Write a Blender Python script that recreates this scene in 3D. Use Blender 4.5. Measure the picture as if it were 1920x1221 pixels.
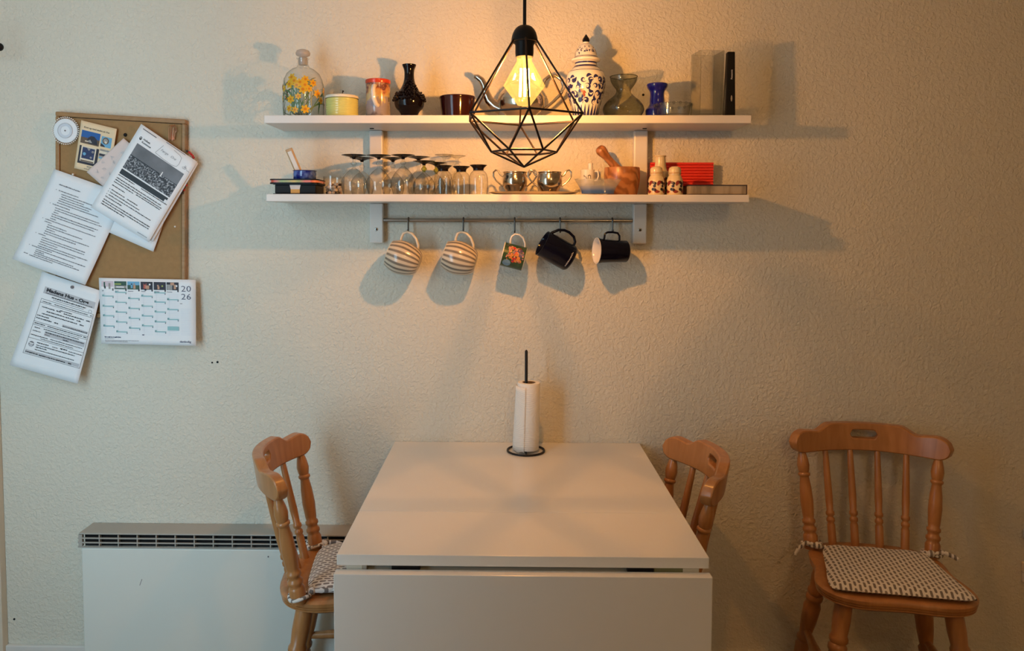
import bpy, bmesh, math, random
from mathutils import Matrix, Vector, Euler
PI = math.pi
S = bpy.context.scene
for o in list(bpy.data.objects): bpy.data.objects.remove(o)
C = bpy.context.collection

# ------------------------------------------------------------------ camera
F_PX, PPX, PPY = 1463.0, 925.0, 501.0
CAM = Vector((0.0, -2.5, 1.446))
cam_d = bpy.data.cameras.new('camera'); cam_o = bpy.data.objects.new('camera', cam_d); C.objects.link(cam_o)
cam_d.sensor_fit = 'HORIZONTAL'; cam_d.sensor_width = 36.0; cam_d.lens = 36.0 * F_PX / 1920
cam_d.shift_x = (960 - PPX) / 1920; cam_d.shift_y = (PPY - 610.5) / 1920
cam_d.clip_start = 0.05
ROT = Matrix.Rotation(math.radians(0.94), 3, 'Z') @ Matrix.Rotation(math.radians(90 - 3.13), 3, 'X') @ Matrix.Rotation(math.radians(0.13), 3, 'Z')
cam_o.matrix_world = Matrix.Translation(CAM) @ ROT.to_4x4()
S.camera = cam_o

# ------------------------------------------------------------------ world, lights, exposure
W = bpy.data.worlds.new('World'); S.world = W; W.use_nodes = True
W.node_tree.nodes['Background'].inputs[0].default_value = (0.62, 0.78, 1.0, 1)
W.node_tree.nodes['Background'].inputs[1].default_value = 1.0
def area(name, loc, rot, sx, sy, power, col):
    l = bpy.data.lights.new(name, 'AREA'); l.shape = 'RECTANGLE'; l.size = sx; l.size_y = sy; l.energy = power; l.color = col
    o = bpy.data.objects.new(name, l); o.location = loc; o.rotation_euler = rot; C.objects.link(o); return o
RB, RB2, XJ = -1.72, -4.2, -0.72         # window wall in the left bay, rear wall of the deeper right part, corner between them
WIN_X0, WIN_X1, WIN_Z0, WIN_Z1 = -1.64, -0.98, 0.40, 2.25
LWALL = -1.665
area('window_daylight', ((WIN_X0 + WIN_X1) / 2, RB - 0.16, (WIN_Z0 + WIN_Z1) / 2), (math.radians(90), 0, 0), WIN_X1 - WIN_X0, WIN_Z1 - WIN_Z0, 36, (0.50, 0.79, 1.0))
BULB_POWER = 16.0
BULB_COL = (1.0, 0.43, 0.11)
S.view_settings.view_transform = 'Standard'; S.view_settings.look = 'None'
S.view_settings.gamma = 1.0; S.view_settings.use_curve_mapping = False
S.view_settings.exposure = 0.0

# ------------------------------------------------------------------ helpers
def at(px, py, Y):
    d = ROT @ Vector(((px - PPX) / F_PX, -(py - PPY) / F_PX, -1.0))
    t = (Y - CAM.y) / d.y
    return CAM + d * t
def sc(Y): return F_PX / (Y - CAM.y)
def Xp(px, py, Y): return at(px, py, Y).x
def Zp(px, py, Y): return at(px, py, Y).z

class MB:
    def __init__(s): s.v = []; s.f = []; s.m = []
    def add(s, vs, fs, m=0, T=None):
        b = len(s.v)
        for p in vs:
            p = Vector(p)
            if T is not None: p = T @ p
            s.v.append(tuple(p))
        for f in fs: s.f.append([i + b for i in f]); s.m.append(m)
        return s
    def box(s, x0, x1, y0, y1, z0, z1, m=0, T=None):
        vs = [(x, y, z) for z in (z0, z1) for y in (y0, y1) for x in (x0, x1)]
        fs = [(0, 2, 3, 1), (4, 5, 7, 6), (0, 1, 5, 4), (2, 6, 7, 3), (0, 4, 6, 2), (1, 3, 7, 5)]
        return s.add(vs, fs, m, T)
    def lathe(s, prof, n=32, m=0, T=None, sx=1.0, sy=1.0):
        vs = []; rings = []
        for r, z in prof:
            if r < 1e-6: rings.append([len(vs)]); vs.append((0, 0, z))
            else:
                rings.append(list(range(len(vs), len(vs) + n)))
                vs += [(sx * r * math.cos(2 * PI * i / n), sy * r * math.sin(2 * PI * i / n), z) for i in range(n)]
        fs = []
        for a, b in zip(rings, rings[1:]):
            if len(a) == 1 and len(b) == 1: continue
            for i in range(n):
                j = (i + 1) % n
                if len(a) == 1: fs.append((a[0], b[j], b[i]))
                elif len(b) == 1: fs.append((a[i], a[j], b[0]))
                else: fs.append((a[i], a[j], b[j], b[i]))
        return s.add(vs, fs, m, T)
    def tube(s, pts, r, n=8, closed=False, m=0, T=None, cap=True, flat=1.0):
        pts = [Vector(p) for p in pts]; k = len(pts)
        rr = r if isinstance(r, (list, tuple)) else [r] * k
        tg = []
        for i in range(k):
            a = pts[i - 1] if (i > 0 or closed) else pts[i]
            b = pts[(i + 1) % k] if (i < k - 1 or closed) else pts[i]
            tg.append((b - a).normalized())
        up = Vector((0, 0, 1)) if abs(tg[0].z) < 0.9 else Vector((1, 0, 0))
        nrm = (up - tg[0] * up.dot(tg[0])).normalized()
        vs = []
        for i in range(k):
            nrm = (nrm - tg[i] * nrm.dot(tg[i])).normalized(); bi = tg[i].cross(nrm)
            for j in range(n):
                a = 2 * PI * j / n
                vs.append(pts[i] + (nrm * math.cos(a) + bi * math.sin(a) * flat) * rr[i])
        fs = []
        for i in range(k if closed else k - 1):
            p, q = i * n, ((i + 1) % k) * n
            for j in range(n):
                fs.append((p + j, p + (j + 1) % n, q + (j + 1) % n, q + j))
        if cap and not closed:
            fs.append(tuple(reversed(range(n)))); fs.append(tuple(range((k - 1) * n, k * n)))
        return s.add(vs, fs, m, T)
    def prism(s, poly, z0, z1, m=0, T=None):
        n = len(poly)
        vs = [(x, y, z0) for x, y in poly] + [(x, y, z1) for x, y in poly]
        fs = [tuple(reversed(range(n))), tuple(range(n, 2 * n))] + [(i, (i + 1) % n, n + (i + 1) % n, n + i) for i in range(n)]
        return s.add(vs, fs, m, T)
    def sphere(s, c, r, n=12, m=0, T=None, sz=1.0):
        k = max(4, n // 2)
        prof = [(r * math.sin(PI * i / k), -r * sz * math.cos(PI * i / k)) for i in range(k + 1)]
        prof[0] = (0, prof[0][1]); prof[-1] = (0, prof[-1][1])
        M_ = Matrix.Translation(Vector(c)); M_ = M_ if T is None else T @ M_
        return s.lathe(prof, n, m, M_)
    # flat shapes mapped by fn(a, b) -> point
    def poly2(s, pts, fn, m=0): return s.add([fn(a, b) for a, b in pts], [tuple(range(len(pts)))], m)
    def disc2(s, a, b, r, fn, m=0, n=10, ry=None, rot=0):
        ry = ry or r; cr, sr = math.cos(rot), math.sin(rot)
        pts = []
        for i in range(n):
            x, y = r * math.cos(2 * PI * i / n), ry * math.sin(2 * PI * i / n)
            pts.append((a + x * cr - y * sr, b + x * sr + y * cr))
        vs = [fn(a, b)] + [fn(*p) for p in pts]
        return s.add(vs, [(0, i + 1, (i + 1) % n + 1) for i in range(n)], m)
    def ribbon2(s, pts, w, fn, m=0):
        k = len(pts); ww = w if isinstance(w, (list, tuple)) else [w] * k
        vs = []
        for i in range(k):
            a = pts[max(0, i - 1)]; b = pts[min(k - 1, i + 1)]
            dx, dy = b[0] - a[0], b[1] - a[1]; l = math.hypot(dx, dy) or 1
            nx, ny = -dy / l * ww[i] / 2, dx / l * ww[i] / 2
            vs += [fn(pts[i][0] + nx, pts[i][1] + ny), fn(pts[i][0] - nx, pts[i][1] - ny)]
        return s.add(vs, [(2 * i, 2 * i + 1, 2 * i + 3, 2 * i + 2) for i in range(k - 1)], m)
    def build(s, name, mats, parent=None, loc=None, smooth=True, angle=40, bevel=None, solid=None, sub=0, weld=False, orient=True):
        me = bpy.data.meshes.new(name); me.from_pydata(s.v, [], s.f); me.validate()
        mats = mats if isinstance(mats, (list, tuple)) else [mats]
        for mm in mats: me.materials.append(mm)
        if len(mats) > 1 and len(me.polygons) == len(s.m): me.polygons.foreach_set('material_index', s.m)
        if weld or orient:
            bm = bmesh.new(); bm.from_mesh(me)
            if weld: bmesh.ops.remove_doubles(bm, verts=bm.verts, dist=1e-5)
            if orient: bmesh.ops.recalc_face_normals(bm, faces=bm.faces)
            bm.to_mesh(me); bm.free()
        if smooth:
            me.polygons.foreach_set('use_smooth', [True] * len(me.polygons)); me.set_sharp_from_angle(angle=math.radians(angle))
        o = bpy.data.objects.new(name, me); C.objects.link(o)
        if parent is not None: o.parent = parent
        if loc is not None: o.location = loc
        if solid:
            d = o.modifiers.new('thickness', 'SOLIDIFY'); d.thickness = solid; d.offset = 0
        if bevel:
            d = o.modifiers.new('edge', 'BEVEL'); d.width = bevel; d.segments = 2; d.limit_method = 'ANGLE'; d.angle_limit = math.radians(35)
        if sub:
            d = o.modifiers.new('smooth', 'SUBSURF'); d.levels = sub; d.render_levels = sub
        return o

def tag(o, label, cat, group=None):
    o['label'] = label; o['category'] = cat
    if group: o['group'] = group
    return o
def thing(name, label, cat, loc=(0, 0, 0), rotz=0.0, group=None):
    o = bpy.data.objects.new(name, None); C.objects.link(o); o.empty_display_size = 0.05
    o.location = loc; o.rotation_euler = (0, 0, rotz)
    return tag(o, label, cat, group)
def struct(o): o['kind'] = 'structure'; return o
def copy_tree(o, parent=None):
    c = o.copy(); C.objects.link(c); c.parent = parent
    for ch in list(o.children): copy_tree(ch, c)
    return c

# ------------------------------------------------------------------ materials
def nodes_of(name):
    m = bpy.data.materials.new(name); m.use_nodes = True
    return m, m.node_tree.nodes, m.node_tree.links, m.node_tree.nodes['Principled BSDF']
def M(name, col, rough=0.5, metal=0.0, var=0.06, vscale=8.0, bump=0.0, bscale=60.0, coat=0.0, emit=None, es=0.0, trans=0.0, ior=1.45, sheen=0.0, spec=0.5):
    m, N, L, b = nodes_of(name)
    b.inputs['Specular IOR Level'].default_value = spec
    b.inputs['Roughness'].default_value = rough; b.inputs['Metallic'].default_value = metal
    b.inputs['Coat Weight'].default_value = coat; b.inputs['Transmission Weight'].default_value = trans; b.inputs['IOR'].default_value = ior
    b.inputs['Sheen Weight'].default_value = sheen
    tc = N.new('ShaderNodeTexCoord')
    nz = N.new('ShaderNodeTexNoise'); nz.inputs['Scale'].default_value = vscale; nz.inputs['Detail'].default_value = 4
    L.new(tc.outputs['Object'], nz.inputs['Vector'])
    rp = N.new('ShaderNodeMix'); rp.data_type = 'RGBA'
    rp.inputs[6].default_value = (*[max(0, c * (1 - var)) for c in col], 1); rp.inputs[7].default_value = (*[min(1, c * (1 + var)) for c in col], 1)
    L.new(nz.outputs['Fac'], rp.inputs[0]); L.new(rp.outputs[2], b.inputs['Base Color'])
    if bump:
        n2 = N.new('ShaderNodeTexNoise'); n2.inputs['Scale'].default_value = bscale; n2.inputs['Detail'].default_value = 3
        L.new(tc.outputs['Object'], n2.inputs['Vector'])
        bp = N.new('ShaderNodeBump'); bp.inputs['Strength'].default_value = bump; bp.inputs['Distance'].default_value = 0.002
        L.new(n2.outputs['Fac'], bp.inputs['Height']); L.new(bp.outputs[0], b.inputs['Normal'])
    if emit:
        b.inputs['Emission Color'].default_value = (*emit, 1); b.inputs['Emission Strength'].default_value = es
    return m
class NT:  # tiny math-node helper
    def __init__(s, N, L): s.N = N; s.L = L
    def m(s, op, a, b=None, c=None):
        n = s.N.new('ShaderNodeMath'); n.operation = op
        for i, x in enumerate((a, b, c)):
            if x is None: continue
            if isinstance(x, (int, float)): n.inputs[i].default_value = x
            else: s.L.new(x, n.inputs[i])
        return n.outputs[0]

def glass(name, tint=(0.95, 0.955, 0.945), edge=(0.42, 0.44, 0.41), ior=1.45, rough=0.05, power=4.0, glow=None):
    m, N, L, b = nodes_of(name); N.remove(b)
    out = N['Material Output']
    tr = N.new('ShaderNodeBsdfTransparent'); gl = N.new('ShaderNodeBsdfGlossy'); gl.inputs['Roughness'].default_value = rough
    lw = N.new('ShaderNodeLayerWeight'); lw.inputs['Blend'].default_value = 0.5
    pw = N.new('ShaderNodeMath'); pw.operation = 'POWER'; pw.inputs[1].default_value = power; L.new(lw.outputs['Facing'], pw.inputs[0])
    mx = N.new('ShaderNodeMix'); mx.data_type = 'RGBA'; mx.inputs[6].default_value = (*tint, 1); mx.inputs[7].default_value = (*edge, 1)
    L.new(pw.outputs[0], mx.inputs[0]); L.new(mx.outputs[2], tr.inputs[0])
    q5 = NT(N, L); fr0 = q5.m('ADD', q5.m('MULTIPLY', q5.m('POWER', lw.outputs['Facing'], 5.0), 0.55), (ior - 1) ** 2 / (ior + 1) ** 2 * 2.6)
    ms = N.new('ShaderNodeMixShader'); L.new(fr0, ms.inputs[0]); L.new(tr.outputs[0], ms.inputs[1]); L.new(gl.outputs[0], ms.inputs[2])
    sh = ms.outputs[0]
    if glow:
        em = N.new('ShaderNodeEmission'); em.inputs[0].default_value = (*glow[:3], 1); em.inputs[1].default_value = glow[3]
        ad = N.new('ShaderNodeAddShader'); L.new(sh, ad.inputs[0]); L.new(em.outputs[0], ad.inputs[1]); sh = ad.outputs[0]
    L.new(sh, out.inputs[0]); return m
def wood(name, c1, c2, scale=6.0, stretch=(1, 1, 0.12), rough=0.35, dist=4.0, coat=0.2):
    m, N, L, b = nodes_of(name)
    tc = N.new('ShaderNodeTexCoord'); mp = N.new('ShaderNodeMapping'); mp.inputs['Scale'].default_value = stretch
    L.new(tc.outputs['Object'], mp.inputs[0])
    wv = N.new('ShaderNodeTexNoise'); wv.inputs['Scale'].default_value = scale * 8; wv.inputs['Detail'].default_value = 6; wv.inputs['Distortion'].default_value = dist
    L.new(mp.outputs[0], wv.inputs['Vector'])
    rp = N.new('ShaderNodeValToRGB'); rp.color_ramp.elements[0].position = 0.3; rp.color_ramp.elements[1].position = 0.7
    rp.color_ramp.elements[0].color = (*c1, 1); rp.color_ramp.elements[1].color = (*c2, 1)
    L.new(wv.outputs['Fac'], rp.inputs[0]); L.new(rp.outputs[0], b.inputs['Base Color'])
    b.inputs['Roughness'].default_value = rough; b.inputs['Coat Weight'].default_value = coat; b.inputs['Coat Roughness'].default_value = 0.2
    return m
def plaster(name, col):
    m, N, L, b = nodes_of(name)
    tc = N.new('ShaderNodeTexCoord'); b.inputs['Roughness'].default_value = 0.85
    b.inputs['Specular IOR Level'].default_value = 0.25
    n1 = N.new('ShaderNodeTexNoise'); n1.inputs['Scale'].default_value = 95; n1.inputs['Detail'].default_value = 3; n1.inputs['Roughness'].default_value = 0.55; n1.inputs['Distortion'].default_value = 0.6
    n2 = N.new('ShaderNodeTexNoise'); n2.inputs['Scale'].default_value = 3; n2.inputs['Detail'].default_value = 4
    L.new(tc.outputs['Object'], n1.inputs['Vector']); L.new(tc.outputs['Object'], n2.inputs['Vector'])
    rp = N.new('ShaderNodeValToRGB'); rp.color_ramp.elements[0].position = 0.4; rp.color_ramp.elements[1].position = 0.68
    L.new(n1.outputs['Fac'], rp.inputs[0])
    bp = N.new('ShaderNodeBump'); bp.inputs['Strength'].default_value = 0.8; bp.inputs['Distance'].default_value = 0.002
    L.new(rp.outputs[0], bp.inputs['Height']); L.new(bp.outputs[0], b.inputs['Normal'])
    mx = N.new('ShaderNodeMix'); mx.data_type = 'RGBA'
    mx.inputs[6].default_value = (*[c * 0.96 for c in col], 1); mx.inputs[7].default_value = (*[min(1, c * 1.03) for c in col], 1)
    L.new(n2.outputs['Fac'], mx.inputs[0]); L.new(mx.outputs[2], b.inputs['Base Color']); return m

MT = {}
MT['wall'] = plaster('wall_plaster', (0.72, 0.685, 0.585))
MT['ceil'] = M('ceiling_paint', (0.78, 0.77, 0.74), 0.9)
MT['floor'] = wood('floor_wood', (0.22, 0.13, 0.07), (0.36, 0.23, 0.13), 2, (0.3, 4, 1), 0.4)
MT['trim'] = M('trim_paint', (0.68, 0.60, 0.48), 0.4)
MT['white_lam'] = M('white_laminate', (0.74, 0.73, 0.70), 0.22, var=0.02)
MT['shelf'] = M('shelf_white', (0.74, 0.71, 0.67), 0.35, var=0.02)
MT['bracket'] = M('bracket_white', (0.72, 0.70, 0.66), 0.35, var=0.02)
MT['black_metal'] = M('black_metal', (0.012, 0.010, 0.010), 0.42, 0.3)
MT['black'] = M('black_plastic', (0.008, 0.008, 0.009), 0.4, spec=0.2)
MT['dark'] = M('dark_void', (0.006, 0.006, 0.007), 0.8)
MT['steel'] = M('brushed_steel', (0.42, 0.40, 0.36), 0.3, 1.0)
MT['hook'] = M('hook_steel', (0.13, 0.12, 0.11), 0.4, 1.0)
MT['chair'] = wood('pine_lacquer', (0.36, 0.147, 0.044), (0.49, 0.222, 0.075), 3.0, (1, 1, 0.1), 0.32, 1.5, 0.35)
MT['clear'] = glass('clear_glass')
MT['clear_fine'] = glass('clear_glass_fine', (0.95, 0.95, 0.93), (0.32, 0.31, 0.28), 1.45, 0.05, 4.0)
MT['flat_glass'] = glass('flat_glass', (0.97, 0.975, 0.97), (0.52, 0.54, 0.50), 1.5, 0.04, 2.2)
MT['smoke'] = glass('smoke_glass', (0.64, 0.66, 0.59), (0.12, 0.14, 0.11), 1.4, 0.04, 2.4)
MT['green_stem'] = glass('green_glass', (0.72, 0.72, 0.24), (0.35, 0.34, 0.05), 1.5, 0.05, 1.5)
MT['black_glass'] = M('black_glass', (0.006, 0.004, 0.005), 0.12, spec=0.3)
MT['silver'] = M('silver', (0.55, 0.47, 0.38), 0.16, 1.0, bump=0.12, bscale=40)
MT['paper'] = M('paper_white', (0.84, 0.85, 0.87), 0.75, var=0.015)
MT['ink'] = M('ink_black', (0.03, 0.03, 0.035), 0.7)
MT['ink_soft'] = M('ink_soft', (0.16, 0.16, 0.18), 0.7)
MT['ink_grey'] = M('ink_grey', (0.50, 0.51, 0.54), 0.7)
# ------------------------------------------------------------------ the room
RX, RH = 2.6, 2.5                    # right wall, ceiling height
struct(MB().box(LWALL - 0.12, RX + 0.1, RB2 - 0.1, 0.12, -0.05, 0).build('floor', MT['floor'], smooth=False))
struct(MB().box(LWALL - 0.12, RX + 0.1, RB2 - 0.1, 0.12, RH, RH + 0.05).build('ceiling', MT['ceil'], smooth=False))
wall_back = struct(MB().box(LWALL - 0.12, RX + 0.1, 0, 0.12, 0, RH).build('wall_back', MT['wall'], smooth=False))
struct(MB().box(RX, RX + 0.1, RB2, 0, 0, RH).build('wall_right', MT['wall'], smooth=False))
struct(MB().box(LWALL - 0.12, LWALL, RB, 0, 0, RH).build('wall_left', MT['wall'], smooth=False))
wl = MB(); y0, y1 = RB - 0.12, RB
wl.box(LWALL - 0.12, WIN_X0, y0, y1, 0, RH); wl.box(WIN_X1, XJ, y0, y1, 0, RH)
wl.box(WIN_X0, WIN_X1, y0, y1, 0, WIN_Z0); wl.box(WIN_X0, WIN_X1, y0, y1, WIN_Z1, RH)
struct(wl.build('wall_window', MT['wall'], smooth=False))
struct(MB().box(XJ - 0.12, XJ, RB2, RB - 0.12, 0, RH).build('wall_return', MT['wall'], smooth=False))
struct(MB().box(XJ - 0.12, RX, RB2 - 0.12, RB2, 0, RH).build('wall_rear', MT['wall'], smooth=False))
win = struct(bpy.data.objects.new('window_1', None)); C.objects.link(win); win.location = ((WIN_X0 + WIN_X1) / 2, RB - 0.06, WIN_Z0)
wf = MB(); hw = (WIN_X1 - WIN_X0) / 2; hh = WIN_Z1 - WIN_Z0
for a, b in ((-hw, -hw + 0.05), (hw - 0.05, hw), (-0.03, 0.03)): wf.box(a, b, -0.03, 0.03, 0, hh)
for a, b in ((0, 0.05), (hh - 0.05, hh)): wf.box(-hw, hw, -0.03, 0.03, a, b)
wf.build('window_frame', MT['trim'], win, smooth=False)
for a, b in ((-hw + 0.05, -0.03), (0.03, hw - 0.05)):
    MB().box(a, b, -0.003, 0.003, 0.05, hh - 0.05).build('pane', MT['flat_glass'], win, smooth=False)
MB().box(-hw, hw, 0.031, 0.09, -0.025, 0).build('window_sill', MT['trim'], win, smooth=False)
zb = Zp(60, 1212, -0.015)
struct(MB().box(LWALL, RX, -0.015, 0, 0, zb).build('baseboard_back', MT['bracket'], smooth=False, bevel=0.003))
xt = at(9, 1215, -0.02).x
struct(MB().box(LWALL, xt, -0.03, 0, 0, RH).build('trim_1', MT['trim'], smooth=False, bevel=0.003))
for px, py, r in ((398, 680, 0.0028), (408, 679, 0.0036), (27, 1161, 0.0035), (1206, 178, 0.004)):
    p = at(px, py, 0)
    MB().lathe([(0, 0), (r, 0), (r, 0.0015), (0, 0.0015)], 10, 0, Matrix.Rotation(PI / 2, 4, 'X')).build('screw_hole', MT['dark'], wall_back, (p.x, -0.0002, p.z))

# black knob in the left corner, stands in for a curtain rod end
p = at(-1.5, 88, -0.12)
t = thing('wall_knob', 'black round knob at the left edge of the wall', 'hook', p)
MB().sphere((0, 0, 0), 0.0125, 14).build('knob', MT['black'], t)
MB().tube([(0, 0, 0), (LWALL - p.x + 0.0005, 0, 0)], 0.006, 8).build('stem', MT['black'], t)
MB().lathe([(0, 0), (0.016, 0), (0.016, 0.003), (0, 0.003)], 14, 0, Matrix.Translation((LWALL - p.x + 0.0005, 0, 0)) @ Matrix.Rotation(PI / 2, 4, 'Y')).build('base_plate', MT['black'], t)

# added fill lamp, unseen behind the camera, brightens table front and right wall
t = thing('fill_lamp', 'added round fill lamp, unseen on the ceiling behind the viewer', 'lamp', (0.75, -3.2, RH))
MB().lathe([(0, -0.0005), (0.07, -0.0005), (0.07, -0.03), (0, -0.03)], 28).build('fill_lamp_base', MT['trim'], t)
MT['opal'] = M('fill_globe', (0.8, 0.75, 0.65), 0.4, emit=(1.0, 0.64, 0.30), es=34)
MB().sphere((0, 0, -0.15), 0.12, 24).build('globe', MT['opal'], t)

# socket at the right edge
p = at(1925, 1062, 0)
t = thing('wall_socket', 'small cream plug box on the wall at the right edge', 'socket', (p.x, 0, p.z))
MB().box(-0.02, 0.03, -0.028, -0.0003, -0.016, 0.018).build('socket_box', MT['trim'], t, smooth=False, bevel=0.004)
MB().box(-0.017, 0.002, -0.012, -0.0003, -0.05, -0.0165).build('cable_cover', MT['bracket'], t, smooth=False, bevel=0.003)
p = at(1924, 1000, 0)
t = thing('light_switch', 'pale switch plate above the plug box at the right edge', 'switch', (p.x, 0, p.z))
MB().box(-0.012, 0.05, -0.012, -0.0003, -0.016, 0.016).build('plate', MT['bracket'], t, smooth=False, bevel=0.003)
MB().box(0.008, 0.03, -0.016, -0.0125, -0.01, 0.01).build('rocker', MT['trim'], t, smooth=False, bevel=0.002)

# ------------------------------------------------------------------ radiator
ra = at(146, 1010, -0.09); rz = at(300, 1001, -0.09).z; rx1 = at(655, 1010, -0.09).x
RADB = 0.05
t = thing('radiator', 'white panel heater with dark slotted grille below the pin board', 'radiator', ((ra.x + rx1) / 2, -0.05, RADB))
hwid = (rx1 - ra.x) / 2; H = rz - RADB
MT['rad'] = M('radiator_paint', (0.72, 0.75, 0.70), 0.45, var=0.03, vscale=3)
MT['rad_top'] = M('radiator_grille', (0.40, 0.38, 0.34), 0.45)
zg1 = at(300, 1004, -0.09).z - RADB; zg0 = at(300, 1029, -0.09).z - RADB
MB().box(-hwid + 0.01, hwid - 0.01, -0.04, 0.045, 0, zg0).build('panel', MT['rad'], t, smooth=False, bevel=0.004)
MB().box(-hwid + 0.012, hwid - 0.012, -0.02, 0.044, zg0 + 0.0005, zg1).build('grille_back', MT['dark'], t, smooth=False)
MB().box(-hwid + 0.002, hwid - 0.002, -0.041, 0.048, zg1, H).build('top_cap', MT['rad_top'], t, smooth=False, bevel=0.004)
gh = zg1 - zg0
for k in range(3):
    z = zg0 + gh * (k) / 3
    MB().box(-hwid, hwid, -0.041, -0.037, z + 0.001, z + 0.005).build('louvre', MT['rad_top'], t, smooth=False)
n = 14
for k in range(n + 1):
    x = -hwid + 0.008 + (2 * hwid - 0.016) * k / n
    MB().box(x - (0.006 if k in (0, n) else 0.0016), x + (0.006 if k in (0, n) else 0.0016), -0.0405, -0.03, zg0 + 0.0055, zg1 - 0.0005).build('grille_bar', MT['rad_top'], t, smooth=False)
for x in (-hwid + 0.15, hwid - 0.15): MB().box(x - 0.02, x + 0.02, -0.03, 0.0495, -RADB + 0.0005, -0.0005).build('foot', MT['rad'], t, smooth=False)
MB().box(-0.0008, 0.0008, -0.0405, -0.04, 0, 0.022, T=Matrix.Translation((at(262, 1098, -0.09).x - t.location.x, 0, at(262, 1098, -0.09).z - RADB)) @ Matrix.Rotation(0.35, 4, 'Y')).build('scratch', MT['ink_soft'], t, smooth=False)
MB().sphere((at(503, 1044, -0.09).x - t.location.x, -0.0405, at(503, 1044, -0.09).z - RADB), 0.0025, 8).build('mark', MT['ink_soft'], t)

# ------------------------------------------------------------------ folding table
TZ = 0.74
tl, tr = at(740, 834, -0.002), at(1199, 836, -0.002)
TX0 = -0.357; TX1 = 0.4275
cx = (tl.x + tr.x) / 2; TW = (tr.x - tl.x)
TX0, TX1 = cx - TW / 2, cx + TW / 2
YF, YS = -0.872, -0.616          # front edge, seam
t = thing('gateleg_table', 'glossy white gateleg table with one leaf hanging at the front', 'table', (cx, -0.44, 0))
def tb(name, x0, x1, y0, y1, z0, z1, mat=None, bev=0.0015, par=None):
    return MB().box(x0 - cx, x1 - cx, y0 + 0.44, y1 + 0.44, z0, z1).build(name, mat or MT['white_lam'], par or t, smooth=False, bevel=bev)
tb('raised_leaf', TX0, TX1, YS + 0.0006, -0.002, TZ - 0.024, TZ)
tb('centre_top', TX0, TX1, YF, YS - 0.0006, TZ - 0.024, TZ)
tb('drop_leaf', TX0 - 0.001, TX1 + 0.001, -0.899, -0.873, TZ - 0.031 - 0.62, TZ - 0.031)
MT['frame_paint'] = M('table_frame_paint', (0.62, 0.60, 0.52), 0.4)
for s in (0, 1):
    xa = TX0 + 0.02 if s == 0 else TX1 - 0.055
    for y in (YF + 0.003, YS - 0.04): tb('leg', xa, xa + 0.035, y, y + 0.035, 0, TZ - 0.0245, MT['frame_paint'])
    tb('foot_rail', xa, xa + 0.035, YF + 0.0385, YS - 0.0405, 0.03, 0.08, MT['frame_paint'])
    tb('side_apron', xa, xa + 0.03, YF + 0.0385, YS - 0.0405, TZ - 0.13, TZ - 0.0245, MT['frame_paint'])
tb('apron', TX0 + 0.0555, TX1 - 0.0555, YF + 0.02, YF + 0.04, TZ - 0.12, TZ - 0.0245, MT['frame_paint'])
for px0, px1 in ((734, 787), (1177, 1226)):
    xa, xb = at(px0, 1078, YF).x, at(px1, 1078, YF).x
    tb('hinge', xa, xb, YF + 0.001, YF + 0.019, TZ - 0.036, TZ - 0.0245, MT['black'], 0.001)
MT['gate_olive'] = M('support_green', (0.20, 0.20, 0.10), 0.6)
tb('support_block', at(1227, 1078, YF).x, at(1284, 1078, YF).x, YF + 0.004, YF + 0.0195, TZ - 0.06, TZ - 0.0245, MT['gate_olive'], 0.001)
tb('support_block', at(677, 1078, YF).x, at(687, 1078, YF).x, YF + 0.004, YF + 0.0195, TZ - 0.06, TZ - 0.0245, MT['rad_top'], 0.001)
for x in (TX0 + 0.20, TX1 - 0.20):       # gate leg swung out under the raised leaf
    tb('gate_leg', x - 0.018, x + 0.018, -0.14, -0.105, 0, TZ - 0.0245, MT['frame_paint'])
tb('gate_rail', TX0 + 0.2185, TX1 - 0.2185, -0.135, -0.11, TZ - 0.10, TZ - 0.03, MT['frame_paint'])
tb('gate_rail', TX0 + 0.2185, TX1 - 0.2185, -0.135, -0.11, 0.06, 0.10, MT['frame_paint'])

# ------------------------------------------------------------------ chairs
def turned(p0, p1, prof, n=16):
    """lathe along p0->p1, prof = [(t, r)]"""
    p0, p1 = Vector(p0), Vector(p1); d = p1 - p0
    q = Vector((0, 0, 1)).rotation_difference(d.normalized()).to_matrix().to_4x4()
    T = Matrix.Translation(p0) @ q
    pr = [(0, prof[0][0] * d.length)] + [(r, tt * d.length) for tt, r in prof] + [(0, prof[-1][0] * d.length)]
    return MB().lathe(pr, n, 0, T)
POST = [(0, .0205), (.13, .0215), (.15, .0185), (.165, .0165), (.185, .0205), (.21, .0205), (.228, .016), (.25, .0158), (.265, .0195), (.29, .0195), (.305, .0155), (.34, .017), (.48, .0195), (.62, .0175), (.72, .0135), (.735, .0145), (.745, .018), (.765, .018), (.775, .0145), (.80, .0165), (.85, .0185), (.91, .016), (1.0, .0095)]
SPIN = [(0, .0125), (.22, .012), (.245, .0095), (.26, .0125), (.285, .0125), (.30, .009), (.31, .009), (.325, .013), (.35, .013), (.365, .010), (.5, .0115), (.7, .0105), (1, .0085)]
LEG = [(0, .015), (.12, .018), (.30, .022), (.33, .017), (.345, .023), (.365, .023), (.38, .018), (.50, .024), (.62, .026), (.66, .020), (.675, .025), (.70, .025), (.715, .020), (.73, .025), (.75, .025), (.77, .021), (.85, .024), (1.0, .023)]
STRETCH = [(0, .010), (.25, .013), (.45, .018), (.5, .019), (.55, .018), (.75, .013), (1, .010)]
SZ0, SZ1 = 0.422, 0.457
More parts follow.
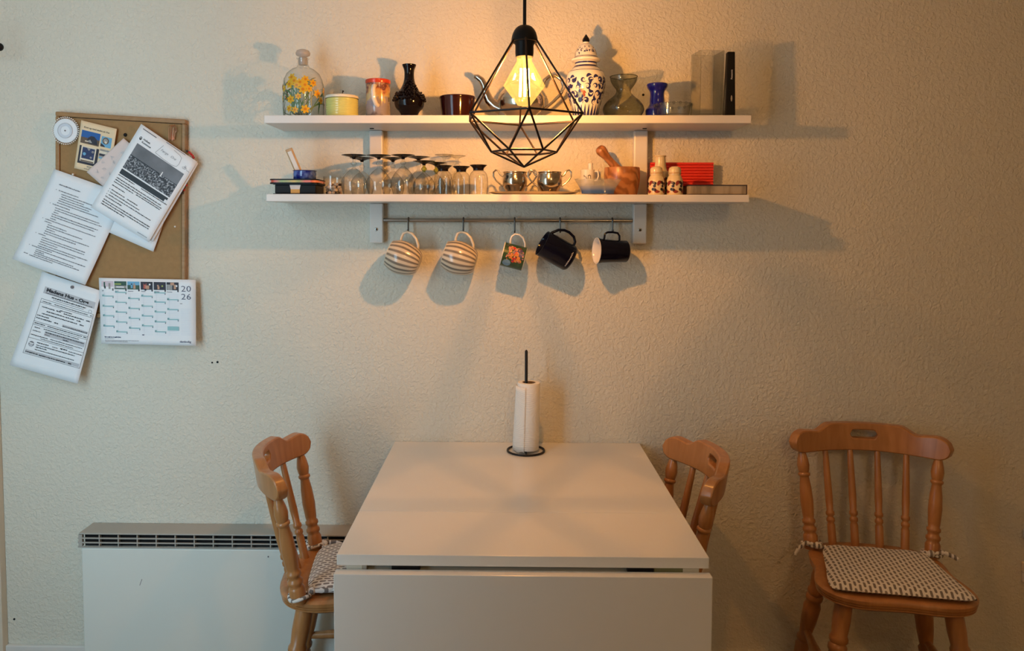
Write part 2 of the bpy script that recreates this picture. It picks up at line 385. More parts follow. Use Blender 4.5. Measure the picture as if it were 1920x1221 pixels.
def chair(label, loc, rot):
    t = thing('spindle_chair', label, 'chair', loc, rot, 'turned wooden spindle-back chairs')
    # seat: rounded outline, thick edge with ply grooves
    outline = []
    def seat_pts(k=0.0):
        pts = []
        N_ = 72
        for i in range(N_):
            a = 2 * PI * i / N_
            c, s_ = math.cos(a), math.sin(a)
            e = 0.62
            x = math.copysign(abs(c) ** e, c); y = math.copysign(abs(s_) ** e, s_)
            w = 0.222 - 0.035 * (y * 0.5 + 0.5) - 0.018 * math.exp(-((y - 0.05) / 0.35) ** 2)
            yy = 0.205 * y - 0.005
            if y < -0.6: yy += 0.016 * math.exp(-(x / 0.4) ** 2)
            pts.append((x * (w - k), yy * (1 - k / 0.2)))
        return pts
    mb = MB(); rings = []
    lay = [(SZ0, 0.012), (SZ0 + .006, .004), (SZ0 + .009, .004), (SZ0 + .0105, .007), (SZ0 + .012, .003), (SZ0 + .0165, .002), (SZ0 + .018, .005), (SZ0 + .0195, .001), (SZ0 + .029, 0.0), (SZ1 - .001, 0.005), (SZ1, 0.012), (SZ1 - .003, .05)]
    vs = []; fs = []
    for z, k in lay: vs += [(x, y, z) for x, y in seat_pts(k)]
    n = 72
    for r in range(len(lay) - 1):
        for i in range(n): fs.append((r * n + i, r * n + (i + 1) % n, (r + 1) * n + (i + 1) % n, (r + 1) * n + i))
    fs.append(tuple(reversed(range(n)))); fs.append(tuple(range((len(lay) - 1) * n, len(lay) * n)))
    mb.add(vs, fs); mb.build('seat', MT['chair'], t, angle=50)
    # back
    by, lean = 0.13, 0.048
    ZB = 0.738
    def arc(x, half, sag): return sag * (1 - (x / half) ** 2)
    def base(x): return Vector((x, by + arc(x, 0.17, 0.038), SZ1 - 0.004))
    def top(x): return Vector((x * 0.196 / 0.17, by + lean + arc(x, 0.17, 0.066), ZB + 0.006))
    for x in (-0.17, 0.17): turned(base(x), top(x), POST).build('post', MT['chair'], t, angle=60)
    for x in (-0.103, -0.035, 0.035, 0.103): turned(base(x), top(x), SPIN, 12).build('spindle', MT['chair'], t, angle=60)
    mb = MB()
    HWD = 0.228; cols = [-HWD + 2 * HWD * i / 76 for i in range(77)]
    def zt(s):
        a = abs(s)
        if a < 0.106: z = 0.083
        elif a < 0.150:
            k = (a - 0.106) / 0.044; k = k * k * (3 - 2 * k); z = 0.083 - 0.021 * k
        else:
            k = (a - 0.150) / 0.04; z = 0.062 + 0.006 * min(1, k)
        if a > HWD - 0.034:
            q = (a - HWD + 0.034) / 0.034; z = 0.034 + (z - 0.034) * math.sqrt(max(0, 1 - q * q))
        return z
    def zbm(s):
        a = abs(s); z = 0.0
        if a > HWD - 0.034:
            q = (a - HWD + 0.034) / 0.034; z = 0.034 - 0.034 * math.sqrt(max(0, 1 - q * q))
        return z
    def hole(s):
        a = abs(s); L_ = 0.042
        if a >= L_ - 1e-4: return 0.0
        if a > L_ - 0.013: return math.sqrt(max(0, 0.013 ** 2 - (a - L_ + 0.013) ** 2))
        return 0.013
    def P(s, z, side):
        y = by + lean + 0.070 * (1 - (s / 0.196) ** 2) + z * 0.16
        nx = 2 * 0.070 * s / 0.196 ** 2; nl = math.hypot(1, nx)
        th = 0.015 * side
        return (s + nx / nl * th, y + th / nl, ZB + z)
    HC = 0.05
    for i in range(76):
        a, b = cols[i], cols[i + 1]
        ha, hb = hole(a), hole(b)
        def quadz(za0, za1, zb0, zb1):
            for sd in (-1, 1):
                vs = [P(a, za0, sd), P(b, zb0, sd), P(b, zb1, sd), P(a, za1, sd)]
                mb.add(vs, [(0, 1, 2, 3)])
        def rim(za, zb_):
            mb.add([P(a, za, -1), P(b, zb_, -1), P(b, zb_, 1), P(a, za, 1)], [(0, 1, 2, 3)])
        quadz(zbm(a), HC - ha if abs(a) < .05 else (zbm(a) + zt(a)) / 2, zbm(b), HC - hb if abs(b) < .05 else (zbm(b) + zt(b)) / 2)
        quadz(HC + ha if abs(a) < .05 else (zbm(a) + zt(a)) / 2, zt(a), HC + hb if abs(b) < .05 else (zbm(b) + zt(b)) / 2, zt(b))
        rim(zbm(a), zbm(b)); rim(zt(a), zt(b))
        if max(ha, hb) > 1e-5: rim(HC - ha, HC - hb); rim(HC + ha, HC + hb)
    mb.build('crest_rail', MT['chair'], t, weld=True, angle=45, bevel=0.004)
    # legs and stretchers
    ft = {}
    for i, (sx, sy) in enumerate(((-1, -1), (1, -1), (-1, 1), (1, 1))):
        tp = Vector((sx * 0.135, sy * 0.125 - 0.005, SZ0 + 0.006)); bt = Vector((sx * 0.20, sy * 0.195 - 0.0, 0.0))
        ft[(sx, sy)] = (bt, tp)
        turned(bt, tp, LEG).build('leg', MT['chair'], t, angle=60)
    def on(k, f): b_, t_ = ft[k]; return b_.lerp(t_, f)
    ml = []
    for sx in (-1, 1):
        a, b = on((sx, -1), 0.42), on((sx, 1), 0.42); turned(a, b, STRETCH, 12).build('stretcher', MT['chair'], t, angle=60); ml.append((a + b) / 2)
    turned(ml[0], ml[1], STRETCH, 12).build('stretcher', MT['chair'], t, angle=60)
    return t, base

def cushion_mat():
    m, N, L, b = nodes_of('dash_print_fabric'); b.inputs['Roughness'].default_value = 0.9; b.inputs['Sheen Weight'].default_value = 0.2
    tc = N.new('ShaderNodeTexCoord'); sp = N.new('ShaderNodeSeparateXYZ'); L.new(tc.outputs['Object'], sp.inputs[0])
    q = NT(N, L); px, py = 0.0125, 0.0215
    u = q.m('DIVIDE', sp.outputs['X'], px); col = q.m('FLOOR', u); fu = q.m('SUBTRACT', q.m('FRACT', u), 0.5)
    od = q.m('MULTIPLY', q.m('MODULO', q.m('ABSOLUTE', col), 2.0), 0.5)
    v = q.m('ADD', q.m('DIVIDE', sp.outputs['Y'], py), od); fv = q.m('SUBTRACT', q.m('FRACT', v), 0.5)
    # rounded dash: capsule distance
    ax = q.m('MULTIPLY', fu, px); ay = q.m('MAXIMUM', q.m('SUBTRACT', q.m('ABSOLUTE', q.m('MULTIPLY', fv, py)), 0.0052), 0.0)
    d = q.m('SQRT', q.m('ADD', q.m('MULTIPLY', ax, ax), q.m('MULTIPLY', ay, ay)))
    mk = q.m('LESS_THAN', d, 0.0033)
    mx = N.new('ShaderNodeMix'); mx.data_type = 'RGBA'; mx.inputs[6].default_value = (0.74, 0.71, 0.67, 1); mx.inputs[7].default_value = (0.19, 0.165, 0.15, 1)
    L.new(mk, mx.inputs[0]); L.new(mx.outputs[2], b.inputs['Base Color'])
    n2 = N.new('ShaderNodeTexNoise'); n2.inputs['Scale'].default_value = 700; L.new(tc.outputs['Object'], n2.inputs['Vector'])
    bp = N.new('ShaderNodeBump'); bp.inputs['Strength'].default_value = 0.25; bp.inputs['Distance'].default_value = 0.001
    L.new(n2.outputs['Fac'], bp.inputs['Height']); L.new(bp.outputs[0], b.inputs['Normal']); return m
MT['cushion'] = cushion_mat()
def cushion(label, ch, base, seed):
    rnd = random.Random(seed)
    t = thing('seat_cushion', label, 'cushion', (ch.location.x, ch.location.y, SZ1 + 0.0005), ch.rotation_euler.z, 'dashed seat cushions')
    n, k = 22, 20
    top_, bot = [], []
    def outl(u, v):   # u,v in -1..1
        w = 0.197 - 0.045 * (v * .5 + .5) - 0.010 * (1 - v * v) * (abs(u) ** 2)
        y = 0.155 * v - 0.035 + (0.010 * (1 - u * u) if v < -0.8 else 0)
        f = 1 - 0.10 * (u * u * v * v) ** 2
        return u * w * f, (y + 0.035) * f - 0.035
    mb = MB(); vs = []
    for sgn in (1, -1):
        for j in range(k + 1):
            v = -1 + 2 * j / k
            for i in range(n + 1):
                u = -1 + 2 * i / n
                x, y = outl(u, v)
                ed = (1 - abs(u) ** 6) * (1 - abs(v) ** 6)
                z = 0.012 + (0.016 * ed ** 0.5 + 0.0025 * math.sin(9 * u + seed) * math.cos(7 * v) * ed) if sgn > 0 else 0.012 - 0.012 * ed ** 0.3
                vs.append((x, y, max(0, z)))
    m_ = (n + 1) * (k + 1); fs = []
    for j in range(k):
        for i in range(n):
            a = j * (n + 1) + i
            fs.append((a, a + 1, a + n + 2, a + n + 1)); fs.append((m_ + a, m_ + a + n + 1, m_ + a + n + 2, m_ + a + 1))
    mb.add(vs, fs); mb.build('pad', MT['cushion'], t, weld=True, angle=80)
    for sx in (-1, 1):
        p = base(sx * 0.17); c = Vector((p.x, p.y, 0.012))
        tie = MB()
        ring = [(c.x + 0.0265 * math.cos(a), c.y + 0.0265 * math.sin(a), 0.012 + 0.004 * math.sin(2 * a)) for a in [2 * PI * i / 16 for i in range(16)]]
        tie.tube(ring, 0.0052, 6, closed=True)
        kx = c + Vector((-sx * 0.012, -0.029, 0.006))
        tie.sphere(kx, 0.011, 10); 
        tie.tube([kx, (c.x - sx * 0.01, c.y - 0.035, 0.014), outl(-sx * -0.95, 0.97) + (0.014,)], 0.005, 6)
        tie.build('tie', MT['cushion'], t, angle=80)
        tl_ = MB()
        if seed == 1:
            tl_.tube([kx, kx + Vector((-sx * -0.0, -0.03, 0.0)), kx + Vector((-sx * 0.012, -0.06, -0.006))], [.006, .0075, .006], 6, flat=0.5)
        else:
            tl_.tube([kx, kx + Vector((sx * 0.035, 0.0, 0.006)), kx + Vector((sx * 0.058, -0.01, -0.012 if sx < 0 else 0.0)), kx + Vector((sx * 0.068, -0.014, -0.03 if sx < 0 else -0.006))], [.005, .0065, .0065, .006], 6, flat=0.5)
        tl_.build('tie_end', MT['cushion'], t, angle=80)
    return t
chA, bs = chair('wooden spindle-back chair pulled up to the left side of the white table', (-0.431, -0.323, 0), math.radians(96.5))
chB, _ = chair('wooden spindle-back chair tucked under the right side of the white table', (0.335, -0.36, 0), math.radians(-89))
chC, _ = chair('wooden spindle-back chair standing free against the wall at far right', (1.087, -0.292, 0), math.radians(-10))
cushion('white cushion with grey dashes on the chair left of the table', chA, bs, 1)
cushion('white cushion with grey dashes on the free chair at far right', chC, bs, 2)

# ------------------------------------------------------------------ shelves, brackets, rail, hooks
YSF = -0.2
ZU = Zp(960, 216, YSF); ZU0 = Zp(960, 231, YSF)
ZL = Zp(960, 364.5, YSF); ZL0 = Zp(960, 378.5, YSF)
def shelf(label, pxl, pxr, py, z0, z1):
    a, b = at(pxl, py, YSF).x, at(pxr, py, YSF).x
    o = tag(MB().box(-(b - a) / 2, (b - a) / 2, -0.1, 0.0995, z0 - z1, 0).build('wall_shelf', MT['shelf'], None, ((a + b) / 2, -0.1, z1), smooth=False, bevel=0.0015), label, 'shelf', 'white wall shelves')
    return o
shU = shelf('upper white wall shelf holding the vases and the teapot', 495, 1409, 216, ZU0, ZU)
shL = shelf('lower white wall shelf holding upside-down glasses and the mortar', 499, 1405, 364, ZL0, ZL)
for px in (693, 1213):
    p = at(px, 238, -0.12)
    MB().box(-0.006, 0.006, -0.004, 0.004, -0.002, 0.0).build('screw', MT['dark'], shU, (p.x - shU.location.x, 0.02, ZU0 - ZU - 0.0002), smooth=False)
for nm, (a, b) in (('left white upright bracket carrying both shelves and the mug rail', (693, 718)), ('right white upright bracket carrying both shelves and the mug rail', (1187, 1213))):
    xa, xb = at(a, 420, -0.03).x, at(b, 420, -0.03).x; zb = Zp(705, 456, -0.03)
    t = thing('shelf_bracket', nm, 'bracket', ((xa + xb) / 2, -0.015, zb), 0, 'shelf brackets')
    w = (xb - xa) / 2
    MB().box(-w, w, -0.015, 0.0148, 0, ZL0 - 0.0004 - zb).build('lower_upright', MT['bracket'], t, smooth=False, bevel=0.004)
    MB().box(-w, w, -0.015, 0.0148, ZL + 0.0004 - zb, ZU0 - 0.0004 - zb).build('upper_upright', MT['bracket'], t, smooth=False, bevel=0.004)
    zs = Zp(705, 430, -0.03) - zb
    T = Matrix.Translation((0, -0.015, zs)) @ Matrix.Rotation(PI / 2, 4, 'X')
    sc_ = MB().lathe([(0, -0.001), (0.0055, -0.001), (0.0055, 0.0006), (0.004, 0.0014), (0, 0.0014)], 14, 0, T).build('screw', MT['steel'], t)
    MB().lathe([(0, 0.0015), (0.0025, 0.0015), (0.0025, 0.0018), (0, 0.0018)], 8, 0, T).build('screw_recess', MT['dark'], sc_)
xa, xb = at(718.5, 414, -0.03).x, at(1186.5, 414, -0.03).x; RZ = Zp(950, 413.5, -0.03); RY = -0.022
RR = 0.0062
tag(MB().tube([(-(xb - xa) / 2, 0, 0), ((xb - xa) / 2, 0, 0)], RR, 14).build('mug_rail', MT['steel'], None, ((xa + xb) / 2, RY, RZ)), 'thin steel rail under the lower shelf between the brackets', 'rail')
HOOKS = []
for px, what in ((766, 'first striped mug'), (869, 'second striped mug'), (965, 'flower-picture mug'), (1050, 'tilted navy mug'), (1148, 'navy mug with white inside')):
    x = at(px, 414, RY).x; zbt = Zp(px, 437, RY - 0.012)
    R = RR + 0.0022; pts = []
    for i in range(9): a = math.radians(-30 + 210 * i / 8); pts.append((0, math.cos(a) * R, math.sin(a) * R))   # over the rail
    zb = zbt - RZ
    pts += [(0, -R, -0.006), (0.0, -R, zb + 0.012)]
    r2 = 0.0065
    for i in range(8): a = math.radians(0 - 200 * i / 7); pts.append((0.0, -R - r2 + r2 * math.cos(a), zb + r2 + 0.002 + r2 * math.sin(a)))
    o = MB().tube(pts, 0.0026, 8).build('rail_hook', MT['hook'], None, (x, RY, RZ))
    tag(o, 'steel S hook on the mug rail carrying the ' + what, 'hook', 'hooks on the mug rail')
    HOOKS.append(Vector((x, RY - R - r2, RZ + zb + 0.002)))   # bottom of the cup of the hook

# ------------------------------------------------------------------ pendant lamp
LY = -0.56
c = at(985, 212, LY)
R = 0.154
t = thing('pendant_lamp', 'black wire cage pendant lamp with a glowing bulb', 'lamp', (at(983.5, 60, LY).x, LY, RH))
lx = t.location.x
z_eq = c.z - RH - 0.010; z_cap0 = Zp(983, 79, LY) - RH; z_cap1 = Zp(983, 47, LY) - RH
z_bot = Zp(983, 313, LY) - RH; z_low = Zp(983, 285, LY) - RH
MB().tube([(0, 0, z_cap1 - 0.002), (0, 0, -0.03)], 0.0042, 10).build('cord', MT['black'], t)
MB().lathe([(0, 0), (0.05, 0), (0.05, -0.012), (0.03, -0.028), (0.0, -0.03)], 28).build('ceiling_rose', MT['black'], t)
hc = z_cap1 - z_cap0
MB().lathe([(0.028, z_cap0), (0.0325, z_cap0)] + [(0.0325 * math.cos(a) ** 0.8, z_cap0 + hc * math.sin(a)) for a in [PI / 2 * i / 9 for i in range(1, 9)]] + [(0.004, z_cap1), (0, z_cap1)], 28).build('cap', MT['black'], t)
zs0 = Zp(983, 107, LY) - RH
MB().lathe([(0, zs0), (0.0215, zs0), (0.0225, zs0 + 0.01), (0.0225, z_cap0 - 0.008), (0.027, z_cap0), (0, z_cap0)], 24).build('socket', MT['black'], t)
def cag(a, r, z): return Vector((r * math.cos(a), r * math.sin(a), z))
th0 = -PI / 2 + math.radians(3)
eq = [cag(th0 + PI / 3 * i, R, z_eq) for i in range(6)]
lo = [cag(th0 + PI / 3 * (i + .5), R * 0.525, z_low) for i in range(6)]
tp = [cag(th0 + PI / 3 * i, 0.031, z_cap0 + 0.004) for i in range(6)]
bt = Vector((0, 0, z_bot))
segs = [(eq[i], eq[(i + 1) % 6]) for i in range(6)] + [(eq[i], tp[i]) for i in range(6)] + [(lo[i], lo[(i + 1) % 6]) for i in range(6)] + [(lo[i], bt) for i in range(6)]
for i in range(6): segs += [(eq[i], lo[i]), (eq[(i + 1) % 6], lo[i])]
MT['cage'] = M('cage_wire', (0.018, 0.011, 0.010), 0.35, 0.6)
for a, b in segs: MB().tube([a, b], 0.0026, 6).build('cage_rod', MT['cage'], t)
# bulb: faceted diamond glass
zb0, zbw, zbb = zs0, Zp(983, 161, LY) - RH, Zp(983, 200, LY) - RH
nf = 8; mb = MB()
mb.lathe([(0.0185, zb0 + 0.002), (0.0185, zb0 - 0.010), (0.0515, zbw), (0.016, zbb + 0.003), (0, zbb)], nf)
MT['bulb'] = glass('amber_bulb_glass', (1.0, 0.93, 0.75), (0.98, 0.75, 0.40), 1.2, 0.04, 2.0, glow=(1.0, 0.58, 0.13, 0.55))
mb.build('bulb_glass', MT['bulb'], t, smooth=False)
MT['filament'] = M('led_filament', (1, .8, .4), 0.5, emit=(1.0, 0.62, 0.22), es=45)
for i in range(3):
    a = -PI / 2 + math.radians((-38, 4, 40)[i])
    MB().tube([(0.0135 * math.cos(a), 0.0135 * math.sin(a), zb0 - 0.03), (0.017 * math.cos(a), 0.017 * math.sin(a), zbb + 0.022)], 0.0030, 8).build('filament', MT['filament'], t)
MB().tube([(0, 0, zb0), (0, 0, zb0 - 0.03)], [0.008, 0.004], 8).build('glass_stem', MT['bulb'], t)
pl = bpy.data.lights.new('bulb_light', 'POINT'); pl.energy = BULB_POWER; pl.color = BULB_COL; pl.shadow_soft_size = 0.011
po = bpy.data.objects.new('bulb_light', pl); C.objects.link(po); po.location = (lx, LY, RH + (zb0 + zbb) / 2 - 0.012)
# ------------------------------------------------------------------ pin board and papers
def text2d(s, bold=0.0, shear=0.0):
    cu = bpy.data.curves.new('txt', 'FONT'); cu.body = s; cu.offset = bold; cu.shear = shear; cu.resolution_u = 2
    o = bpy.data.objects.new('txt', cu); C.objects.link(o)
    dg = bpy.context.evaluated_depsgraph_get(); me = bpy.data.meshes.new_from_object(o.evaluated_get(dg))
    vs = [(v.co.x, v.co.y) for v in me.vertices]; fs = [tuple(p.vertices) for p in me.polygons]
    bpy.data.objects.remove(o); bpy.data.curves.remove(cu); bpy.data.meshes.remove(me)
    x0 = min(v[0] for v in vs); x1 = max(v[0] for v in vs); y0 = min(v[1] for v in vs)
    return [(x - x0, y) for x, y in vs], fs, x1 - x0
class Sheet:
    """A rectangular sheet hung in front of the wall: corners in the photo, distance from the wall, curl."""
    def __init__(s, name, label, cat, corners, Y, curl, mat, group=None, nu=12, nv=14, thick=0.0004):
        s.c = corners; s.Y = Y; s.curl = curl
        W0 = [at(x, y, Y) for x, y in corners]
        s.o = (W0[0] + W0[1] + W0[2] + W0[3]) / 4
        s.A = [W0[i] - s.o for i in range(4)]
        s.W = ((W0[1] - W0[0]).length + (W0[2] - W0[3]).length) / 2; s.H = ((W0[3] - W0[0]).length + (W0[2] - W0[1]).length) / 2
        s.t = thing(name, label, cat, s.o, 0, group)
        mb = MB(); vs = []; fs = []
        for j in range(nv + 1):
            for i in range(nu + 1): vs.append(s.p(i / nu, j / nv, 0))
        for j in range(nv):
            for i in range(nu):
                a = j * (nu + 1) + i; fs.append((a, a + nu + 1, a + nu + 2, a + 1))
        mb.add(vs, fs); mb.build('sheet', mat, s.t, solid=thick, angle=80, orient=False)
        s.pr = MB()
    def p(s, u, v, lift=0.0005):
        A = s.A
        q = (A[0] * (1 - u) + A[1] * u) * (1 - v) + (A[3] * (1 - u) + A[2] * u) * v
        return q + Vector((0, -s.curl(u, v) - lift, 0))
    def rect(s, u0, v0, u1, v1, m=0, lift=0.0005, n=None):
        n = n or max(1, int((u1 - u0) * 12)); k = max(1, int((v1 - v0) * 14))
        vs = [s.p(u0 + (u1 - u0) * i / n, v0 + (v1 - v0) * j / k, lift) for j in range(k + 1) for i in range(n + 1)]
        fs = [(j * (n + 1) + i, (j + 1) * (n + 1) + i, (j + 1) * (n + 1) + i + 1, j * (n + 1) + i + 1) for j in range(k) for i in range(n)]
        s.pr.add(vs, fs, m)
    def poly(s, pts, m=0, lift=0.0007): s.pr.add([s.p(u, v, lift) for u, v in pts], [tuple(range(len(pts)))], m)
    def disc(s, u, v, r, m=0, lift=0.0007, n=10, ry=None):
        ry = ry or r
        s.pr.add([s.p(u + r * math.cos(2 * PI * i / n) / s.W, v + ry * math.sin(2 * PI * i / n) / s.H, lift) for i in range(n)], [tuple(range(n))], m)
    def text(s, st, u, v, h, m=0, bold=0.0, width=None, shear=0.0, lift=0.0009, center=False):
        """h: cap height in metres, (u, v): left end of the base line"""
        vs, fs, w = text2d(st, bold, shear); k = h / 0.70; kx = k if width is None else width / w
        ox = -w * kx / 2 if center else 0
        s.pr.add([s.p(u + (x * kx + ox) / s.W, v - y * k / s.H, lift) for x, y in vs], fs, m)
    def line(s, u0, u1, v, h, m=0, rnd=None, lift=0.0008, dens=1.0, slope=0.0):
        """one line of small illegible print"""
        x = u0 * s.W; end = u1 * s.W; w = h * 0.62
        while x < end:
            for _ in range(rnd.randint(2, 9)):
                if x > end: break
                hh = h * rnd.choice((1, 1, 1, 1.35, 1.45)); dn = h * (0.35 if rnd.random() < .12 else 0)
                ww = w * rnd.uniform(0.6, 1.05)
                a, b = x / s.W, (x + ww * 0.86 * dens) / s.W; v0 = v + slope * (x / s.W - u0)
                s.pr.add([s.p(a, v0 + dn / s.H, lift), s.p(b, v0 + dn / s.H, lift), s.p(b, v0 - hh / s.H, lift), s.p(a, v0 - hh / s.H, lift)], [(0, 1, 2, 3)], m)
                x += ww
            x += w * 0.75
    def scribble(s, pts, w, m=0, lift=0.0009):
        mp = lambda a, b: s.p(a / s.W, b / s.H, lift)
        s.pr.ribbon2([(u * s.W, v * s.H) for u, v in pts], w, mp, m)
    def frame(s, u0, v0, u1, v1, w, m=0):
        a, b = w / s.W, w / s.H
        s.rect(u0, v0, u1, v0 + b, m); s.rect(u0, v1 - b, u1, v1, m); s.rect(u0, v0, u0 + a, v1, m); s.rect(u1 - a, v0, u1, v1, m)
    def done(s, mats, name='print'): return s.pr.build(name, mats, s.t, smooth=False, orient=False)
def wobble(u0, u1, v, amp, n, rnd):
    return [(u0 + (u1 - u0) * i / n + rnd.uniform(-1, 1) * amp * .4, v + rnd.uniform(-1, 1) * amp) for i in range(n + 1)]

# board
MT['cork'] = M('fibre_board', (0.34, 0.19, 0.075), 0.8, var=0.18, vscale=60, bump=0.25, bscale=300)
MT['cork_frame'] = wood('board_frame_wood', (0.30, 0.155, 0.055), (0.38, 0.21, 0.085), 4, (0.3, 1, 1), 0.55)
BC = [(103.5, 209), (348, 224), (347, 600), (103.5, 594)]
Wb = [at(x, y, -0.022) for x, y in BC]; bo = sum(Wb, Vector()) / 4
bt_ = thing('pin_board', 'brown fibre pin board with thin wooden frame hung on the left wall part', 'pin board', (bo.x, -0.0005, bo.z))
def bpt(u, v, y):
    q = (Wb[0] * (1 - u) + Wb[1] * u) * (1 - v) + (Wb[3] * (1 - u) + Wb[2] * u) * v
    return Vector((q.x - bo.x, y, q.z - bo.z))
def slab(mb, u0, v0, u1, v1, y0, y1):
    vs = [bpt(u, v, y) for y in (y0, y1) for v in (v0, v1) for u in (u0, u1)]
    mb.add(vs, [(0, 2, 3, 1), (4, 5, 7, 6), (0, 1, 5, 4), (2, 6, 7, 3), (0, 4, 6, 2), (1, 3, 7, 5)])
mb = MB(); slab(mb, 0.035, 0.025, 0.965, 0.975, -0.017, -0.001); mb.build('board_panel', MT['cork'], bt_, smooth=False)
for r in ((0, 0, 1, 0.022), (0, 0.978, 1, 1), (0, 0.0222, 0.031, 0.9778), (0.969, 0.0222, 1, 0.9778)):
    mb = MB(); slab(mb, *r, -0.022, -0.001); mb.build('frame_strip', MT['cork_frame'], bt_, smooth=False, bevel=0.003)
mb = MB(); q = at(235, 253, -0.018); mb.sphere((q.x - bo.x, -0.0172, q.z - bo.z), 0.006, 10, sz=1); o = mb.build('knot_hole', MT['dark'], bt_); o.scale = (1, 1, 1)

PAPER = MT['paper']; MT['paper2'] = M('paper_cool', (0.80, 0.83, 0.86), 0.75, var=0.02, vscale=14)
rnd = random.Random(5)
# sheet behind the letter
s = Sheet('paper_sheet', 'blank white sheet sticking out below the letter on the pin board', 'paper', [(252, 268), (346, 309), (289, 472), (195, 431)], -0.0245, lambda u, v: 0.0015 + 0.004 * v, PAPER, 'papers on the pin board')
# pamphlet
MT['beige_paper'] = M('beige_paper', (0.80, 0.62, 0.40), 0.7, var=0.03)
MT['c_blue'] = M('print_blue', (0.02, 0.11, 0.36), 0.6); MT['c_brown'] = M('print_brown', (0.13, 0.085, 0.055), 0.6, var=0.5, vscale=90)
MT['c_lblue'] = M('print_light_blue', (0.16, 0.40, 0.60), 0.6, var=0.2, vscale=60); MT['c_dark'] = M('print_dark', (0.03, 0.03, 0.045), 0.6, var=0.5, vscale=80)
MT['c_navy'] = M('print_navy', (0.03, 0.045, 0.12), 0.6, var=0.7, vscale=130); MT['c_cream'] = M('print_cream', (0.75, 0.66, 0.52), 0.6)
MT['c_grey'] = M('print_grey', (0.32, 0.31, 0.30), 0.6, var=0.6, vscale=140); MT['c_teal'] = M('print_teal', (0.30, 0.53, 0.55), 0.6)
s = Sheet('pamphlet', 'beige pamphlet with four small colour pictures pinned to the board', 'pamphlet', [(155, 226), (221.5, 242.5), (206, 331), (140, 315.5)], -0.0245, lambda u, v: 0.003 + 0.005 * (1 - v) * (2 * u - 1) ** 2, MT['beige_paper'], 'papers on the pin board')
PM = [MT['ink'], MT['c_blue'], MT['c_brown'], MT['c_lblue'], MT['c_dark'], MT['c_navy'], MT['c_cream'], MT['c_grey'], MT['ink_soft']]
s.text('Kom og mød staden på Orø', 0.10, 0.135, 0.0052, 0, 0.012, width=0.082, shear=0.25)
s.rect(0.06, 0.185, 0.57, 0.45, 1); s.rect(0.06, 0.325, 0.57, 0.45, 2, 0.0007)
s.poly([(0.22, 0.40), (0.25, 0.32), (0.32, 0.27), (0.41, 0.27), (0.49, 0.32), (0.53, 0.43), (0.30, 0.43)], 4, 0.0009)
s.poly([(0.26, 0.375), (0.33, 0.34), (0.41, 0.37), (0.36, 0.41), (0.28, 0.41)], 7, 0.0011); s.rect(0.18, 0.385, 0.27, 0.405, 6, 0.0012)
s.rect(0.61, 0.215, 0.91, 0.43, 3); s.disc(0.74, 0.30, 0.011, 2); s.disc(0.74, 0.30, 0.0075, 7, 0.0009); s.disc(0.75, 0.33, 0.004, 6, 0.0011); s.poly([(0.61, 0.36), (0.72, 0.40), (0.75, 0.43), (0.61, 0.43)], 4, 0.0008)
s.rect(0.06, 0.50, 0.60, 0.87, 4); s.rect(0.115, 0.50, 0.525, 0.82, 6, 0.0007); s.rect(0.15, 0.525, 0.49, 0.755, 5, 0.0009)
s.poly([(0.27, 0.53), (0.37, 0.53), (0.33, 0.585)], 7, 0.0012); s.disc(0.44, 0.59, 0.004, 7, 0.0012); s.disc(0.41, 0.71, 0.0035, 7, 0.0012); s.disc(0.22, 0.66, 0.005, 3, 0.0012)
s.rect(0.14, 0.79, 0.50, 0.815, 2, 0.0012)
s.rect(0.62, 0.48, 0.92, 0.68, 7); s.rect(0.62, 0.52, 0.92, 0.57, 6, 0.0008); s.rect(0.62, 0.58, 0.92, 0.62, 4, 0.0008); s.rect(0.62, 0.65, 0.92, 0.68, 3, 0.0009)
s.rect(0.62, 0.72, 0.92, 0.86, 6); s.rect(0.66, 0.74, 0.70, 0.84, 2, 0.0009)
s.line(0.34, 0.62, 0.915, 0.0022, 8, rnd); s.line(0.4, 0.55, 0.94, 0.0014, 8, rnd); s.line(0.27, 0.58, 0.965, 0.0016, 8, rnd)
s.done(PM)
# pink note
MT['pink_paper'] = M('pale_pink_paper', (0.72, 0.60, 0.56), 0.75, var=0.02)
s = Sheet('note', 'pale pink paper slip with faint handwriting beside the pamphlet', 'note', [(233, 259.5), (262, 284), (196, 350), (165, 323)], -0.026, lambda u, v: 0.005 + 0.003 * v, MT['pink_paper'], 'papers on the pin board')
r3 = random.Random(3)
for (u, v) in ((0.5, 0.22), (0.30, 0.42), (0.55, 0.48), (0.18, 0.62), (0.45, 0.70), (0.80, 0.70), (0.35, 0.84), (0.7, 0.86)):
    pts = []
    for i in range(9): pts.append((u + 0.12 * math.cos(i * 1.9 + v * 9) * r3.uniform(.4, 1), v + 0.035 * math.sin(i * 2.3 + u * 7) * r3.uniform(.5, 1) + i * 0.004))
    s.scribble(pts, 0.0007, 0)
s.done([MT['ink_grey']])
